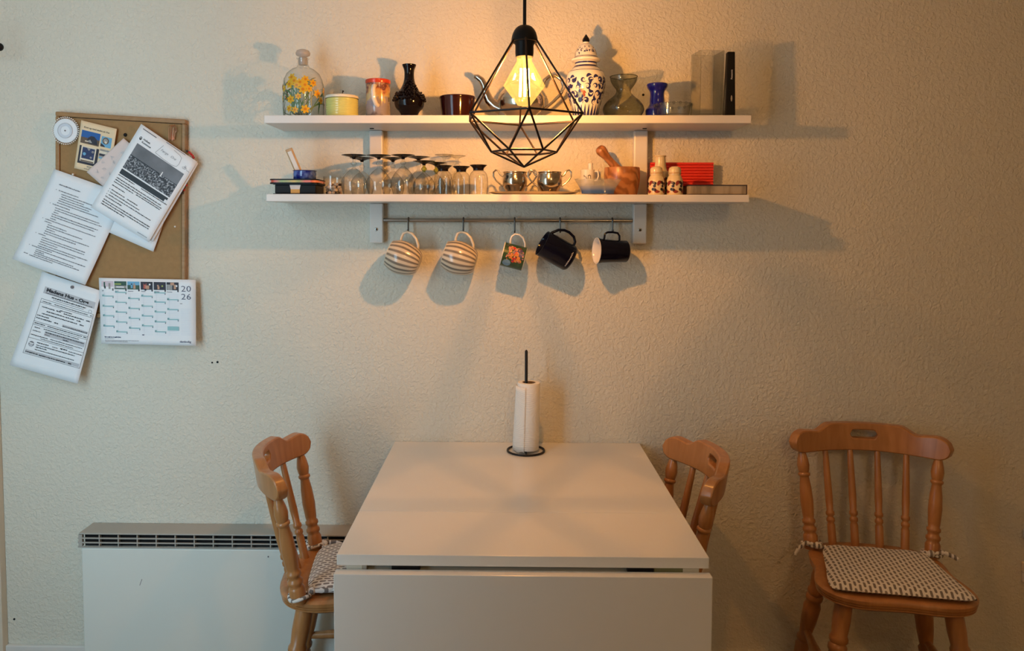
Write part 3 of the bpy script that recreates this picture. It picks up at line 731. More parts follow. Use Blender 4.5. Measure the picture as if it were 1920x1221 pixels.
# left typed page
def curlA(u, v): return 0.004 + 0.010 * v * v + 0.005 * (1 - u) * v - 0.001 * u + 0.004 * math.sin(PI * u) * v
sA = Sheet('typed_page', 'white typed page with bulleted paragraphs hanging left of the letter', 'paper', [(103, 317), (237, 365), (164, 534), (30, 485)], -0.026, curlA, MT['paper2'], 'papers on the pin board')
sA.line(0.145, 0.44, 0.135, 0.0026, 0, rnd, dens=1.1)
rowsA = [(0.17, 0.45, 0.175, 1), (0.22, 0.70, 0.205, 0), (0.235, 0.56, 0.23, 0), (0.22, 0.68, 0.255, 0), (0.22, 0.66, 0.28, 0), (0.215, 0.80, 0.305, 0),
         (0.17, 0.42, 0.335, 1), (0.22, 0.85, 0.365, 0), (0.225, 0.90, 0.39, 0), (0.225, 0.30, 0.415, 0), (0.215, 0.87, 0.44, 0), (0.22, 0.83, 0.465, 0), (0.22, 0.31, 0.49, 0),
         (0.165, 0.88, 0.515, 1), (0.17, 0.27, 0.54, 0), (0.225, 0.50, 0.565, 0), (0.225, 0.73, 0.59, 0), (0.23, 0.36, 0.615, 0), (0.225, 0.85, 0.64, 0), (0.225, 0.68, 0.665, 0),
         (0.165, 0.27, 0.69, 1), (0.23, 0.84, 0.715, 0), (0.23, 0.84, 0.74, 0), (0.23, 0.48, 0.765, 0), (0.225, 0.91, 0.79, 0), (0.225, 0.76, 0.815, 0),
         (0.155, 0.44, 0.835, 1), (0.225, 0.92, 0.86, 0), (0.225, 0.36, 0.88, 0), (0.225, 0.78, 0.90, 0), (0.225, 0.87, 0.92, 0)]
for a, b, v, bul in rowsA:
    v = 0.03 + v * 0.93; a2 = a * 1.02; b2 = b * 0.98
    sA.line(a2, b2, v, 0.0021, 0, rnd, dens=1.1)
    if bul: sA.disc(a2 - 0.035, v - 0.004, 0.0012, 0)
sA.line(0.10, 0.16, 0.90, 0.0022, 0, rnd); sA.line(0.18, 0.50, 0.905, 0.0022, 0, rnd)
sA.done([MT['ink_soft']])
# letter with aerial photo
def curlB(u, v): return 0.008 + 0.014 * v + 0.006 * math.sin(PI * v) * u
sB = Sheet('letter', 'white letter with a grey aerial town photograph pinned at the top of the board', 'paper', [(267, 233), (372, 304), (285, 454), (177, 389)], -0.028, curlB, PAPER, 'papers on the pin board')
sB2 = Sheet('paper_sheet', 'second page peeking out behind the right edge of the letter', 'paper', [(270, 238), (373, 307), (290, 453), (186, 388)], -0.027, lambda u, v: 0.006 + 0.009 * v, PAPER, 'papers on the pin board')
def sky_mat(name, a, b, scale, thr0, thr1, stretch=(1, 1, 1)):
    m, N, L, bb = nodes_of(name); bb.inputs['Roughness'].default_value = 0.65
    tc = N.new('ShaderNodeTexCoord'); mp = N.new('ShaderNodeMapping'); mp.inputs['Scale'].default_value = stretch; L.new(tc.outputs['Object'], mp.inputs[0])
    nz = N.new('ShaderNodeTexNoise'); nz.inputs['Scale'].default_value = scale; nz.inputs['Detail'].default_value = 5; L.new(mp.outputs[0], nz.inputs['Vector'])
    rp = N.new('ShaderNodeValToRGB'); rp.color_ramp.elements[0].position = thr0; rp.color_ramp.elements[1].position = thr1
    rp.color_ramp.elements[0].color = (*a, 1); rp.color_ramp.elements[1].color = (*b, 1); L.new(nz.outputs['Fac'], rp.inputs[0]); L.new(rp.outputs[0], bb.inputs['Base Color']); return m
MT['ph_sky'] = sky_mat('photo_sky', (0.13, 0.14, 0.155), (0.20, 0.215, 0.24), 15, 0.35, 0.7)
MT['ph_town'] = sky_mat('photo_town', (0.035, 0.04, 0.05), (0.46, 0.49, 0.53), 190, 0.46, 0.68)
MT['ph_dark'] = M('photo_dark', (0.035, 0.045, 0.055), 0.65)
sB.rect(0.06, 0.025, 0.30, 0.034, 2); sB.rect(0.46, 0.008, 0.80, 0.014, 2)
sB.disc(0.105, 0.125, 0.0042, 0, ry=0.0058); sB.disc(0.105, 0.12, 0.0018, 5, 0.001)
sB.text('Holbæk', 0.15, 0.125, 0.0056, 0, 0.02); sB.text('Kommune', 0.15, 0.157, 0.0056, 0, 0.02)
# hand-drawn box and writing
mk = lambda pts: sB.scribble(pts, 0.0009, 2)
mk([(0.45, 0.055), (0.425, 0.11), (0.40, 0.16)]); mk([(0.40, 0.165), (0.55, 0.175), (0.70, 0.178), (0.775, 0.165), (0.79, 0.13), (0.775, 0.06), (0.73, 0.045), (0.62, 0.035)])
for st, u in (('Færge', 0.455), ('Orø', 0.63)): sB.text(st, u, 0.118, 0.0078, 2, -0.004, shear=0.3)
mk([(0.85, 0.135), (0.88, 0.12), (0.93, 0.125), (0.90, 0.14), (0.86, 0.142)]); mk([(0.885, 0.10), (0.885, 0.135)]); mk([(0.90, 0.105), (0.905, 0.135)]); mk([(0.93, 0.14), (0.96, 0.138), (0.985, 0.142)])
sB.rect(0.10, 0.185, 0.93, 0.475, 3); sB.rect(0.10, 0.325, 0.93, 0.475, 4, 0.0007); sB.rect(0.10, 0.318, 0.62, 0.328, 1, 0.0009); sB.rect(0.70, 0.322, 0.93, 0.328, 1, 0.0009)
sB.rect(0.64, 0.29, 0.655, 0.34, 5, 0.001)
sB.rect(0.10, 0.49, 0.92, 0.545, 1); sB.rect(0.885, 0.515, 0.92, 0.545, 5, 0.0009)
for a, b, v in ((0.10, 0.38, 0.565), (0.50, 0.95, 0.562), (0.10, 0.88, 0.60), (0.10, 0.91, 0.625), (0.10, 0.43, 0.65), (0.48, 0.90, 0.645), (0.10, 0.32, 0.69), (0.13, 0.36, 0.735), (0.40, 0.58, 0.735), (0.13, 0.64, 0.765), (0.13, 0.86, 0.795), (0.10, 0.38, 0.825), (0.10, 0.90, 0.86), (0.10, 0.90, 0.885), (0.10, 0.50, 0.91)):
    sB.line(a, b, v, 0.0023, 0, rnd, dens=1.0)
for v in (0.735, 0.765, 0.795): sB.disc(0.10, v - 0.003, 0.0012, 0)
sB.line(0.78, 0.94, 0.972, 0.0014, 2, rnd)
sB.done([MT['ink'], MT['ph_dark'], MT['ink_soft'], MT['ph_sky'], MT['ph_town'], PAPER])
# menu sheet
def curlF(u, v): return 0.003 + 0.022 * v ** 1.5 + 0.006 * v * u
sF = Sheet('menu_sheet', 'white printed menu sheet with grey title band, hanging lowest on the left', 'paper', [(80, 509), (191, 545.5), (155.5, 716), (27, 682)], -0.028, curlF, MT['paper2'], 'papers on the pin board')
sF.rect(0.12, 0.135, 0.955, 0.205, 3)
sF.text('Madens Hus - Orø', 0.16, 0.178, 0.0104, 0, 0.05, width=0.148)
sF.line(0.16, 0.92, 0.198, 0.0016, 0, rnd, dens=1.2)
sF.line(0.27, 0.82, 0.228, 0.0026, 0, rnd, dens=1.2); sF.line(0.30, 0.80, 0.246, 0.0014, 1, rnd)
sF.disc(0.905, 0.245, 0.0065, 3); sF.disc(0.905, 0.245, 0.004, 2, 0.0009)
sF.frame(0.12, 0.262, 0.97, 0.845, 0.0011, 0)
for v in (0.30, 0.50, 0.535, 0.675): sF.rect(0.12, v, 0.97, v + 0.0035, 0)
rF = [(0.15, 0.30, 0.29, 1.7), (0.34, 0.88, 0.288, 1.7), (0.92, 0.95, 0.288, 2.2), (0.45, 0.64, 0.33, 2), (0.17, 0.37, 0.345, 2.3), (0.40, 0.47, 0.345, 2.6), (0.52, 0.84, 0.352, 2.4), (0.88, 0.94, 0.352, 2.6), (0.26, 0.70, 0.38, 2.4), (0.74, 0.80, 0.38, 2.6),
      (0.20, 0.76, 0.412, 2.4), (0.80, 0.86, 0.412, 2.6), (0.14, 0.32, 0.44, 2.2), (0.14, 0.38, 0.468, 2.4), (0.42, 0.48, 0.468, 2.6), (0.56, 0.94, 0.475, 2.2),
      (0.14, 0.30, 0.522, 2.0), (0.34, 0.88, 0.522, 2.0), (0.90, 0.95, 0.522, 2.2), (0.16, 0.24, 0.565, 2.2), (0.30, 0.85, 0.56, 2.0), (0.15, 0.27, 0.60, 1.8), (0.34, 0.93, 0.588, 2.2), (0.34, 0.42, 0.61, 1.8), (0.62, 0.70, 0.612, 2.4),
      (0.14, 0.40, 0.645, 2.0), (0.44, 0.93, 0.642, 1.7), (0.30, 0.80, 0.664, 1.6), (0.27, 0.44, 0.71, 2.4), (0.5, 0.58, 0.71, 1.6), (0.62, 0.72, 0.705, 2.8), (0.75, 0.95, 0.71, 1.8), (0.27, 0.85, 0.735, 2.0), (0.27, 0.44, 0.757, 2.2), (0.27, 0.86, 0.782, 1.8)]
for a, b, v, h in rF: sF.line(a, b, v, h * 0.001, 0, rnd, dens=1.2)
sF.rect(0.55, 0.455, 0.95, 0.482, 3, 0.0003 + 0.0003); sF.rect(0.33, 0.57, 0.95, 0.62, 3, 0.0006)
sF.disc(0.195, 0.735, 0.0088, 1, 0.0007, 16); sF.disc(0.195, 0.742, 0.0062, 3, 0.0009); sF.rect(0.16, 0.722, 0.23, 0.73, 2, 0.0011)
sF.rect(0.14, 0.80, 0.95, 0.835, 3); sF.line(0.15, 0.33, 0.826, 0.0026, 0, rnd, dens=1.25); sF.line(0.35, 0.74, 0.828, 0.0026, 0, rnd, dens=1.25); sF.line(0.79, 0.83, 0.828, 0.003, 0, rnd)
sF.done([MT['ink'], MT['ink_soft'], MT['paper2'], MT['ink_grey']])
# calendar
sG = Sheet('calendar', 'half-year wall calendar for 2026 with six pictures across the top', 'calendar', [(186.3, 521), (367.5, 524.7), (371.5, 647), (193.5, 643.5)], -0.027, lambda u, v: 0.002 + 0.008 * v + 0.007 * u * v, PAPER, 'papers on the pin board', thick=0.003)
sG.pr = MB(); LFT = 0.0022
MT['cal_line'] = M('calendar_rule', (0.62, 0.67, 0.74), 0.7); MT['cal_num'] = M('calendar_navy', (0.06, 0.07, 0.13), 0.7)
MT['sk_pink'] = M('print_pale_pink', (0.66, 0.56, 0.62), 0.6, var=0.1); MT['sk_skin'] = M('print_skin', (0.52, 0.30, 0.20), 0.6, var=0.2, vscale=120); MT['sk_green'] = M('print_green', (0.04, 0.10, 0.075), 0.6, var=0.5, vscale=120)
MT['sk_lime'] = M('print_lime', (0.42, 0.50, 0.12), 0.6); MT['sk_red'] = M('print_red', (0.50, 0.12, 0.09), 0.6)
GM = [MT['cal_num'], MT['c_teal'], MT['cal_line'], MT['c_dark'], MT['c_lblue'], MT['sk_pink'], MT['sk_skin'], MT['sk_green'], MT['sk_lime'], MT['sk_red'], PAPER, MT['c_grey'], MT['ink_soft']]
months = ['Juli', 'August', 'September', 'Oktober', 'November', 'December']
cu0 = [0.025, 0.160, 0.295, 0.432, 0.567, 0.700]
def R(u0, v0, u1, v1, m, d=0): sG.rect(u0, v0, u1, v1, m, LFT + d * 0.0003)
bars = [[.265, .42, .565, .72], [.205, .355, .505, .655, .805], [.295, .445, .595, .745], [.255, .405, .555, .705], [.20, .34, .49, .64, .79], [.30, .45, .60]]
for i, u in enumerate(cu0):
    w = 0.125; v0, v1 = 0.045, 0.165
    R(u, v0, u + w, v1, (5, 7, 4, 3, 3, 3)[i])
    if i == 0:
        R(u, 0.13, u + w, v1, 10, 1); R(u + .025, .06, u + .04, .14, 7, 2); R(u + .075, .075, u + .095, .165, 11, 2); R(u + .03, .12, u + .045, .16, 3, 2)
    if i == 1:
        R(u, 0.08, u + .07, .095, 8, 1); R(u, .11, u + w, v1, 11, 1); R(u + .02, .125, u + .10, .14, 10, 2); R(u + .0, .15, u + w, .165, 7, 2)
    if i == 2:
        R(u, 0.10, u + w, v1, 7, 1); sG.disc(u + .045, .085, .0022, 3, LFT + .001); R(u + .035, .095, u + .055, .145, 4, 2); sG.disc(u + .072, .08, .0022, 6, LFT + .001); R(u + .062, .095, u + .085, .155, 6, 2)
    if i == 3:
        R(u + .03, .07, u + .06, .15, 9, 1); sG.disc(u + .045, .075, .0032, 3, LFT + .001); R(u + .05, .10, u + .09, .155, 6, 2); sG.disc(u + .095, .085, .003, 10, LFT + .0008); sG.disc(u + .05, .165, .0035, 3, LFT + .0012)
    if i == 4:
        sG.disc(u + .045, .10, .003, 6, LFT + .0006); R(u + .04, .11, u + .06, .155, 6, 1); sG.disc(u + .09, .105, .0028, 8, LFT + .0006)
    if i == 5:
        R(u, .08, u + .06, .165, 11, 1); R(u + .04, .05, u + .08, .09, 6, 2); R(u + .075, .08, u + .10, .15, 6, 2); sG.disc(u + .105, .10, .003, 10, LFT + .001)
    sG.text(months[i], u + 0.005, 0.198, 0.0028, 0, 0.02, lift=LFT + 0.0003)
    R(u + 0.112, 0.155, u + 0.125, 0.19, 3 if i else 12, 2)
    nrow = 24
    for r in range(nrow): v = 0.225 + 0.62 * r / (nrow - 1); R(u + 0.004, v, u + w - .002, v + 0.0022, 2)
    R(u + 0.027, 0.225, u + 0.0285, 0.845, 2, 1)
    for v in bars[i]:
        uu = u + 0.006; R(uu, v, uu + 0.118, v + 0.016, 1, 2); R(uu, v - 0.016, uu + 0.020, v + 0.014, 1, 2); R(uu + 0.108, v + 0.018, uu + 0.116, v + 0.034, 0, 2); R(uu + 0.004, v - 0.008, uu + 0.009, v + 0.006, 12, 3)
R(0.706, 0.715, 0.826, 0.775, 1, 3); R(0.438, 0.845, 0.46, 0.858, 0, 2)
for r in range(22): v = 0.44 + 0.40 * r / 21; R(0.845, v, 0.955, v + 0.0022, 2)
sG.text('20', 0.852, 0.182, 0.0185, 0, -0.008, lift=LFT + .0003, width=0.031); sG.text('26', 0.852, 0.302, 0.0185, 0, -0.008, lift=LFT + .0003, width=0.031)
R(0.838, 0.362, 0.862, 0.37, 12)
sG.text('danbolig', 0.832, 0.955, 0.0062, 0, 0.012, width=0.037, lift=LFT + .0003)
sG.line(0.04, 0.21, 0.902, 0.0024, 0, rnd, lift=LFT, dens=1.2); sG.line(0.04, 0.14, 0.922, 0.0012, 12, rnd, lift=LFT); sG.line(0.04, 0.40, 0.948, 0.0012, 12, rnd, lift=LFT); sG.line(0.045, 0.28, 0.966, 0.0014, 12, rnd, lift=LFT)
sG.done(GM)
# pin rosette
p = at(122, 245, -0.03)
t = thing('pin_rosette', 'round white wheel of pearl-headed pins at the top left corner of the board', 'pin wheel', (p.x, -0.0235, p.z))
T = Matrix.Rotation(PI / 2, 4, 'X')
MB().lathe([(0, 0), (0.0385, 0), (0.0385, 0.004), (0.036, 0.005), (0, 0.005)], 40, 0, T).build('disc', MT['paper2'], t)
MB().lathe([(0.024, 0.005), (0.024, 0.0075), (0.0225, 0.0075), (0.0225, 0.005)], 36, 0, T).build('ring', MT['ink_grey'], t)
MB().lathe([(0.015, 0.005), (0.015, 0.0065), (0.0225, 0.0065), (0.0225, 0.005)], 36, 0, T).build('ring', MT['c_grey'] if False else MT['cal_line'], t)
MB().lathe([(0, 0.005), (0.0022, 0.005), (0.0022, 0.008), (0, 0.008)], 12, 0, T).build('centre', MT['ink_soft'], t)
MT['pearl'] = M('pearl', (0.82, 0.80, 0.76), 0.25)
for i in range(40):
    a = 2 * PI * i / 40
    MB().sphere((0.0425 * math.cos(a), -0.004, 0.0425 * math.sin(a)), 0.0024, 8).build('pin_head', MT['pearl'], t)
    MB().tube([(0.036 * math.cos(a), -0.0045, 0.036 * math.sin(a)), (0.0415 * math.cos(a), -0.004, 0.0415 * math.sin(a))], 0.0006, 4).build('pin_shaft', MT['steel'], t)
# copper hooks / clips and beads on the board
MT['copper'] = M('copper', (0.55, 0.24, 0.15), 0.3, 0.9)
p = at(320, 250, -0.03)
t = thing('copper_clip', 'bunch of coppery safety pins hanging near the top right of the board', 'pins', (p.x, -0.0235, p.z))
for i, (x0, x1) in enumerate(((-0.006, -0.0075), (0.001, 0.0015), (0.008, 0.004))):
    MB().tube([(x0, -0.004, 0.022), (x0 + 0.004, -0.005, 0.026), (x0 + 0.007, -0.004, 0.02), (x1 + 0.005, -0.003, -0.02), (x1, -0.003, -0.022), (x0, -0.004, 0.018)], 0.0012, 6).build('pin', MT['copper'], t)
MB().tube([(0.012, -0.004, 0.012), (0.017, -0.006, 0.016), (0.018, -0.004, 0.008), (0.014, -0.003, 0.004)], 0.0012, 6).build('loop', MT['copper'], t)
MT['bead_r'] = M('red_bead', (0.55, 0.03, 0.02), 0.25); MT['bead_k'] = M('dark_bead', (0.05, 0.035, 0.03), 0.25)
p = at(357, 288, -0.03)
t = thing('bead_string', 'short string of red and dark beads hanging at the right frame of the board', 'beads', (p.x, -0.026, p.z))
for i, (dx, dz, k) in enumerate(((-0.012, 0.008, 'bead_k'), (-0.005, 0.004, 'bead_r'), (0.0, -0.001, 'bead_r'), (0.005, -0.006, 'bead_r'), (0.008, -0.012, 'bead_r'), (0.006, -0.02, 'bead_k'), (0.002, -0.04, 'bead_r'), (-0.004, -0.06, 'bead_k'), (-0.016, -0.10, 'bead_r'), (-0.024, -0.115, 'bead_r'), (-0.03, -0.125, 'bead_k'))):
    MB().sphere((dx, 0, dz), 0.0042 if i < 6 else 0.0036, 10).build('bead', MT[k], t)
MB().tube([(-0.02, 0.001, 0.014), (-0.012, 0, 0.008), (0.005, 0, -0.006), (0.006, 0, -0.02), (0.002, 0, -0.04), (-0.016, 0, -0.10), (-0.03, 0, -0.125)], 0.0007, 5).build('string', MT['black'], t)
def pushpin(px, py, Y, label, mat, r=0.0045):
    p = at(px, py, Y); t = thing('push_pin', label, 'push pin', p, 0, 'push pins')
    T = Matrix.Rotation(PI / 2, 4, 'X')
    MB().lathe([(0, 0), (r, 0), (r, 0.002), (r * .6, 0.0035), (0, 0.004)], 14, 0, T).build('head', mat, t)
    MB().tube([(0, 0, 0), (0, 0.012, 0)], 0.0005, 5).build('point', MT['steel'], t)
pushpin(135.5, 538.5, -0.034, 'dark round push pin at the top of the menu sheet', MT['ink_soft'], 0.0052)
pushpin(328.5, 425, -0.018, 'tiny pearly pin stuck in the bare right part of the board', MT['pearl'], 0.003)
pushpin(137, 327, -0.034, 'clear pin at the top edge of the typed page', MT['pearl'], 0.003)
# ------------------------------------------------------------------ paper towel on the table
p = at(986, 846.5, -0.07); 
d_ = (TZ - CAM.z) / (at(986, 846.5, -0.07).z - CAM.z)
q = CAM + (p - CAM) * d_
t = thing('paper_towel_holder', 'black wire paper towel stand on the white table by the wall', 'towel holder', (q.x, q.y, TZ + 0.0005))
rr = 0.057
MB().tube([(rr * math.cos(a), rr * math.sin(a), 0.0033) for a in [2 * PI * i / 40 for i in range(40)]], 0.0032, 8, closed=True).build('base_ring', MT['black_metal'], t)
MB().tube([(0, -rr, 0.0033), (0, rr, 0.0033)], 0.0026, 8).build('cross_bar', MT['black_metal'], t)
MB().tube([(0, 0, 0.0033), (0.0, 0, Zp(987, 659, q.y) - TZ), (0.0, 0, Zp(987, 656.5, q.y) - TZ)], [0.0048, 0.0046, 0.002], 10).build('pole', MT['black_metal'], t)
def towel_mat():
    m, N, L, b = nodes_of('kitchen_paper'); b.inputs['Roughness'].default_value = 0.95; b.inputs['Base Color'].default_value = (0.84, 0.82, 0.78, 1)
    tc = N.new('ShaderNodeTexCoord'); wv = N.new('ShaderNodeTexWave'); wv.wave_type = 'RINGS'; wv.inputs['Scale'].default_value = 60; wv.inputs['Distortion'].default_value = 3
    mp = N.new('ShaderNodeMapping'); mp.inputs['Location'].default_value = (0.0, 0, -0.1); L.new(tc.outputs['Object'], mp.inputs[0]); L.new(mp.outputs[0], wv.inputs['Vector'])
    nz = N.new('ShaderNodeTexNoise'); nz.inputs['Scale'].default_value = 2.0; L.new(tc.outputs['Object'], nz.inputs['Vector'])
    bp = N.new('ShaderNodeBump'); bp.inputs['Strength'].default_value = 0.35; bp.inputs['Distance'].default_value = 0.0015; L.new(wv.outputs['Fac'], bp.inputs['Height']); L.new(bp.outputs[0], b.inputs['Normal']); return m
MT['towel'] = towel_mat()
rh = Zp(990, 717, q.y) - TZ - 0.009
r = thing('paper_towel_roll', 'white paper towel roll standing on the black wire holder', 'paper roll', (q.x + 0.004, q.y, TZ + 0.009))
tilt = Matrix.Rotation(math.radians(1.2), 4, 'Y')
MB().lathe([(0.0205, 0.0), (0.0355, 0.0), (0.0365, 0.003), (0.0355, rh * .5), (0.0355, rh - 0.003), (0.034, rh), (0.0205, rh)], 40, 0, tilt).build('roll', MT['towel'], r, angle=60)
MT['card'] = M('brown_card', (0.26, 0.17, 0.10), 0.8)
MB().lathe([(0.0175, 0.0), (0.0203, 0.0), (0.0203, rh - 0.001), (0.0175, rh - 0.001), (0.0175, 0.0)], 28, 0, tilt).build('core', MT['card'], r)
sh_ = MB(); vs = []; fs = []; nn = 14
for j in range(13):
    z = -0.004 + (rh - 0.006) * j / 12
    for i in range(nn + 1):
        a = math.radians(255 - 95 * i / nn); k = i / nn
        rad = 0.0372 + 0.009 * k * k * (1 - 0.85 * (j / 12)) + 0.002 * k
        if i == nn: rad -= 0.003
        vs.append((rad * math.cos(a), rad * math.sin(a), z + 0.002 * math.sin(i * .9 + j)*(1 if j == 0 else .2)))
for j in range(12):
    for i in range(nn): a = j * (nn + 1) + i; fs.append((a, a + 1, a + nn + 2, a + nn + 1))
sh_.add(vs, fs, 0, tilt); sh_.build('loose_sheet', MT['towel'], r, solid=0.0006, angle=80, orient=False)

# ------------------------------------------------------------------ helpers for lathe objects measured in the photo
def prof_px(cxp, Y, zbase, rows):
    """rows: (py, half width px) from bottom to top -> [(r, z above base)]"""
    return [(hw_ / sc(Y), max(0.0, Zp(cxp, py, Y) - zbase)) for py, hw_ in rows]
def rad_at(prof, z):
    for (r0, z0), (r1, z1) in zip(prof, prof[1:]):
        if z0 <= z <= z1 and z1 > z0: return r0 + (r1 - r0) * (z - z0) / (z1 - z0)
    return prof[-1][0]
def smooth_prof(pts, n=6):
    out = []
    P_ = [pts[0]] + list(pts) + [pts[-1]]
    for i in range(1, len(P_) - 2):
        p0, p1, p2, p3 = P_[i - 1:i + 3]
        for k in range(n):
            t_ = k / n
            f = lambda a, b, c, d: 0.5 * (2 * b + (c - a) * t_ + (2 * a - 5 * b + 4 * c - d) * t_ ** 2 + (3 * b - a - 3 * c + d) * t_ ** 3)
            out.append((max(0.0002, f(p0[0], p1[0], p2[0], p3[0])), f(p0[1], p1[1], p2[1], p3[1])))
    out.append(pts[-1]); return out
def surf_map(prof, lift=0.0006, th0=-PI / 2):
    """(arc position a in metres around the front, height z) -> point on the lathe surface; a = 0 faces the camera"""
    rm = max(r for r, z in prof)
    def fn(a, z):
        r = rad_at(prof, z) + lift; th = th0 + a / rm
        return Vector((r * math.cos(th), r * math.sin(th), z))
    return fn
ZUs, ZLs = ZU + 0.0004, ZL + 0.0004
def base_pt(cxp, Y, z): return (at(cxp, 421, Y).x, Y, z)
UP = lambda cxp, py, Y: (at(cxp, py, Y).x, Y, ZUs)
LO = lambda cxp, py, Y: (at(cxp, py, Y).x, Y, ZLs)

# ---- daffodil decanter
Y = -0.095
t = thing('glass_decanter', 'clear glass decanter painted with yellow daffodils, round stopper', 'decanter', UP(569, 190, Y))
zt_ = lambda py: Zp(569, py, Y) - ZUs
body = [(0.0, 0.001), (.055, .001), (37 / sc(Y), .006)] + [(37 / sc(Y), zt_(y)) for y in (210, 180, 162)] + [(35 / sc(Y), zt_(150)), (30 / sc(Y), zt_(139)), (21 / sc(Y), zt_(131)), (12 / sc(Y), zt_(127)), (9.5 / sc(Y), zt_(122)), (9.5 / sc(Y), zt_(113)), (11.5 / sc(Y), zt_(110)), (11 / sc(Y), zt_(108.5))]
MB().lathe(body, 40).build('bottle', MT['clear'], t, angle=60)
MT['frost'] = M('frosted_stopper', (0.62, 0.58, 0.54), 0.25, trans=0.55)
MB().lathe([(0, zt_(122)), (8 / sc(Y), zt_(122)), (8.5 / sc(Y), zt_(109)), (6 / sc(Y), zt_(107.5)), (12.5 / sc(Y), zt_(104)), (13.5 / sc(Y), zt_(100)), (11.5 / sc(Y), zt_(95.5)), (6 / sc(Y), zt_(93)), (0, zt_(92.5))], 28).build('stopper', MT['frost'], t, angle=60)
bp_ = body[2:]
fn = surf_map(bp_, 0.0008)
MT['pt_green'] = M('paint_green', (0.07, 0.16, 0.07), 0.4, var=0.4, vscale=50); MT['pt_yel'] = M('paint_yellow', (0.72, 0.42, 0.02), 0.4); MT['pt_or'] = M('paint_orange', (0.62, 0.22, 0.01), 0.4); MT['pt_grey'] = M('paint_grey_green', (0.22, 0.27, 0.20), 0.4)
mb = MB(); r4 = random.Random(8)
Hb = zt_(136)
fl = [(-.022, .088), (-.028, .071), (-.012, .079), (-.004, .068), (.006, .075), (.022, .083), (.020, .069), (.014, .058), (-.055, .063), (.0, .041), (-.024, .034), (.032, .06), (.045, .075), (-.07, .04), (.06, .05), (-.03, .012), (-.01, .008), (.02, .01), (.075, .035), (-.09, .07), (.1, .06), (.12, .03), (-.12, .05)]
fl = [(a, .012 + z * 1.22) for a, z in fl]
for k, (a, z) in enumerate(fl):
    gx = a * 0.3 + r4.uniform(-.02, .02)
    pts = [(gx + (a - gx) * (s / 8) ** 1.4 + 0.006 * math.sin(s / 8 * PI + k), 0.004 + (z - 0.004) * (s / 8) + 0.012 * math.sin(PI * s / 8) * (1 if k % 2 else .3)) for s in range(9)]
    mb.ribbon2(pts, 0.0028, fn, 0)
for k in range(40):
    a = r4.uniform(-.12, .12); z0 = r4.uniform(.004, .09); ln = r4.uniform(.035, .06); be = r4.uniform(-.035, .035)
    pts = [(a + be * (s / 8) ** 2, min(Hb, z0 + ln * s / 8 - abs(be) * .5 * (s / 8) ** 3)) for s in range(9)]
    mb.ribbon2(pts, [0.0014 + 0.0042 * math.sin(PI * s / 8) for s in range(9)], fn, k % 2 * 3)
fn2 = surf_map(bp_, 0.0014); fn3 = surf_map(bp_, 0.0022)
for k, (a, z) in enumerate(fl):
    sz = 0.0072 * r4.uniform(.8, 1.2)
    for j in range(6):
        an = j * PI / 3 + k; mb.disc2(a + sz * math.cos(an), z + sz * math.sin(an), sz * .72, fn2, 1, 7, sz * .5, an)
    mb.disc2(a, z, sz * .55, fn3, 2, 8)
mb.build('painted_daffodils', [MT['pt_green'], MT['pt_yel'], MT['pt_or'], MT['pt_grey']], t, smooth=False, orient=False)

# ---- ribbed pot with lid
Y = -0.12; t = thing('lidded_pot', 'low ribbed yellow-green ceramic pot with a white lid', 'pot', UP(641.5, 200, Y)); z = lambda py: Zp(641, py, Y) - ZUs; k = 1 / sc(Y)
MT['pot'] = M('yellow_green_glaze', (0.62, 0.62, 0.20), 0.15, var=0.12, vscale=20, coat=0.4); MT['pot_lid'] = M('cream_glaze', (0.76, 0.72, 0.60), 0.25)
pr = [(0, 0), (26 * k, 0), (29 * k, .004)]
for i in range(25): pr.append(((29.8 + 0.5 * math.sin(i * 1.9)) * k, .005 + (z(188) - .005) * i / 24))
MB().lathe(pr + [(29 * k, z(186)), (27 * k, z(186))], 40).build('pot_body', MT['pot'], t, angle=70)
lid = MB().lathe([(30.5 * k, z(186) + .0003), (31 * k, z(183)), (30 * k, z(181)), (22 * k, z(179)), (0, z(178))], 40).build('lid', MT['pot_lid'], t)
MB().tube([(0.002, 0, z(179)), (0.002, 0, z(173)), (0.004, 0, z(170))], [.0014, .0014, .003], 8).build('knob', MT['black'], lid)

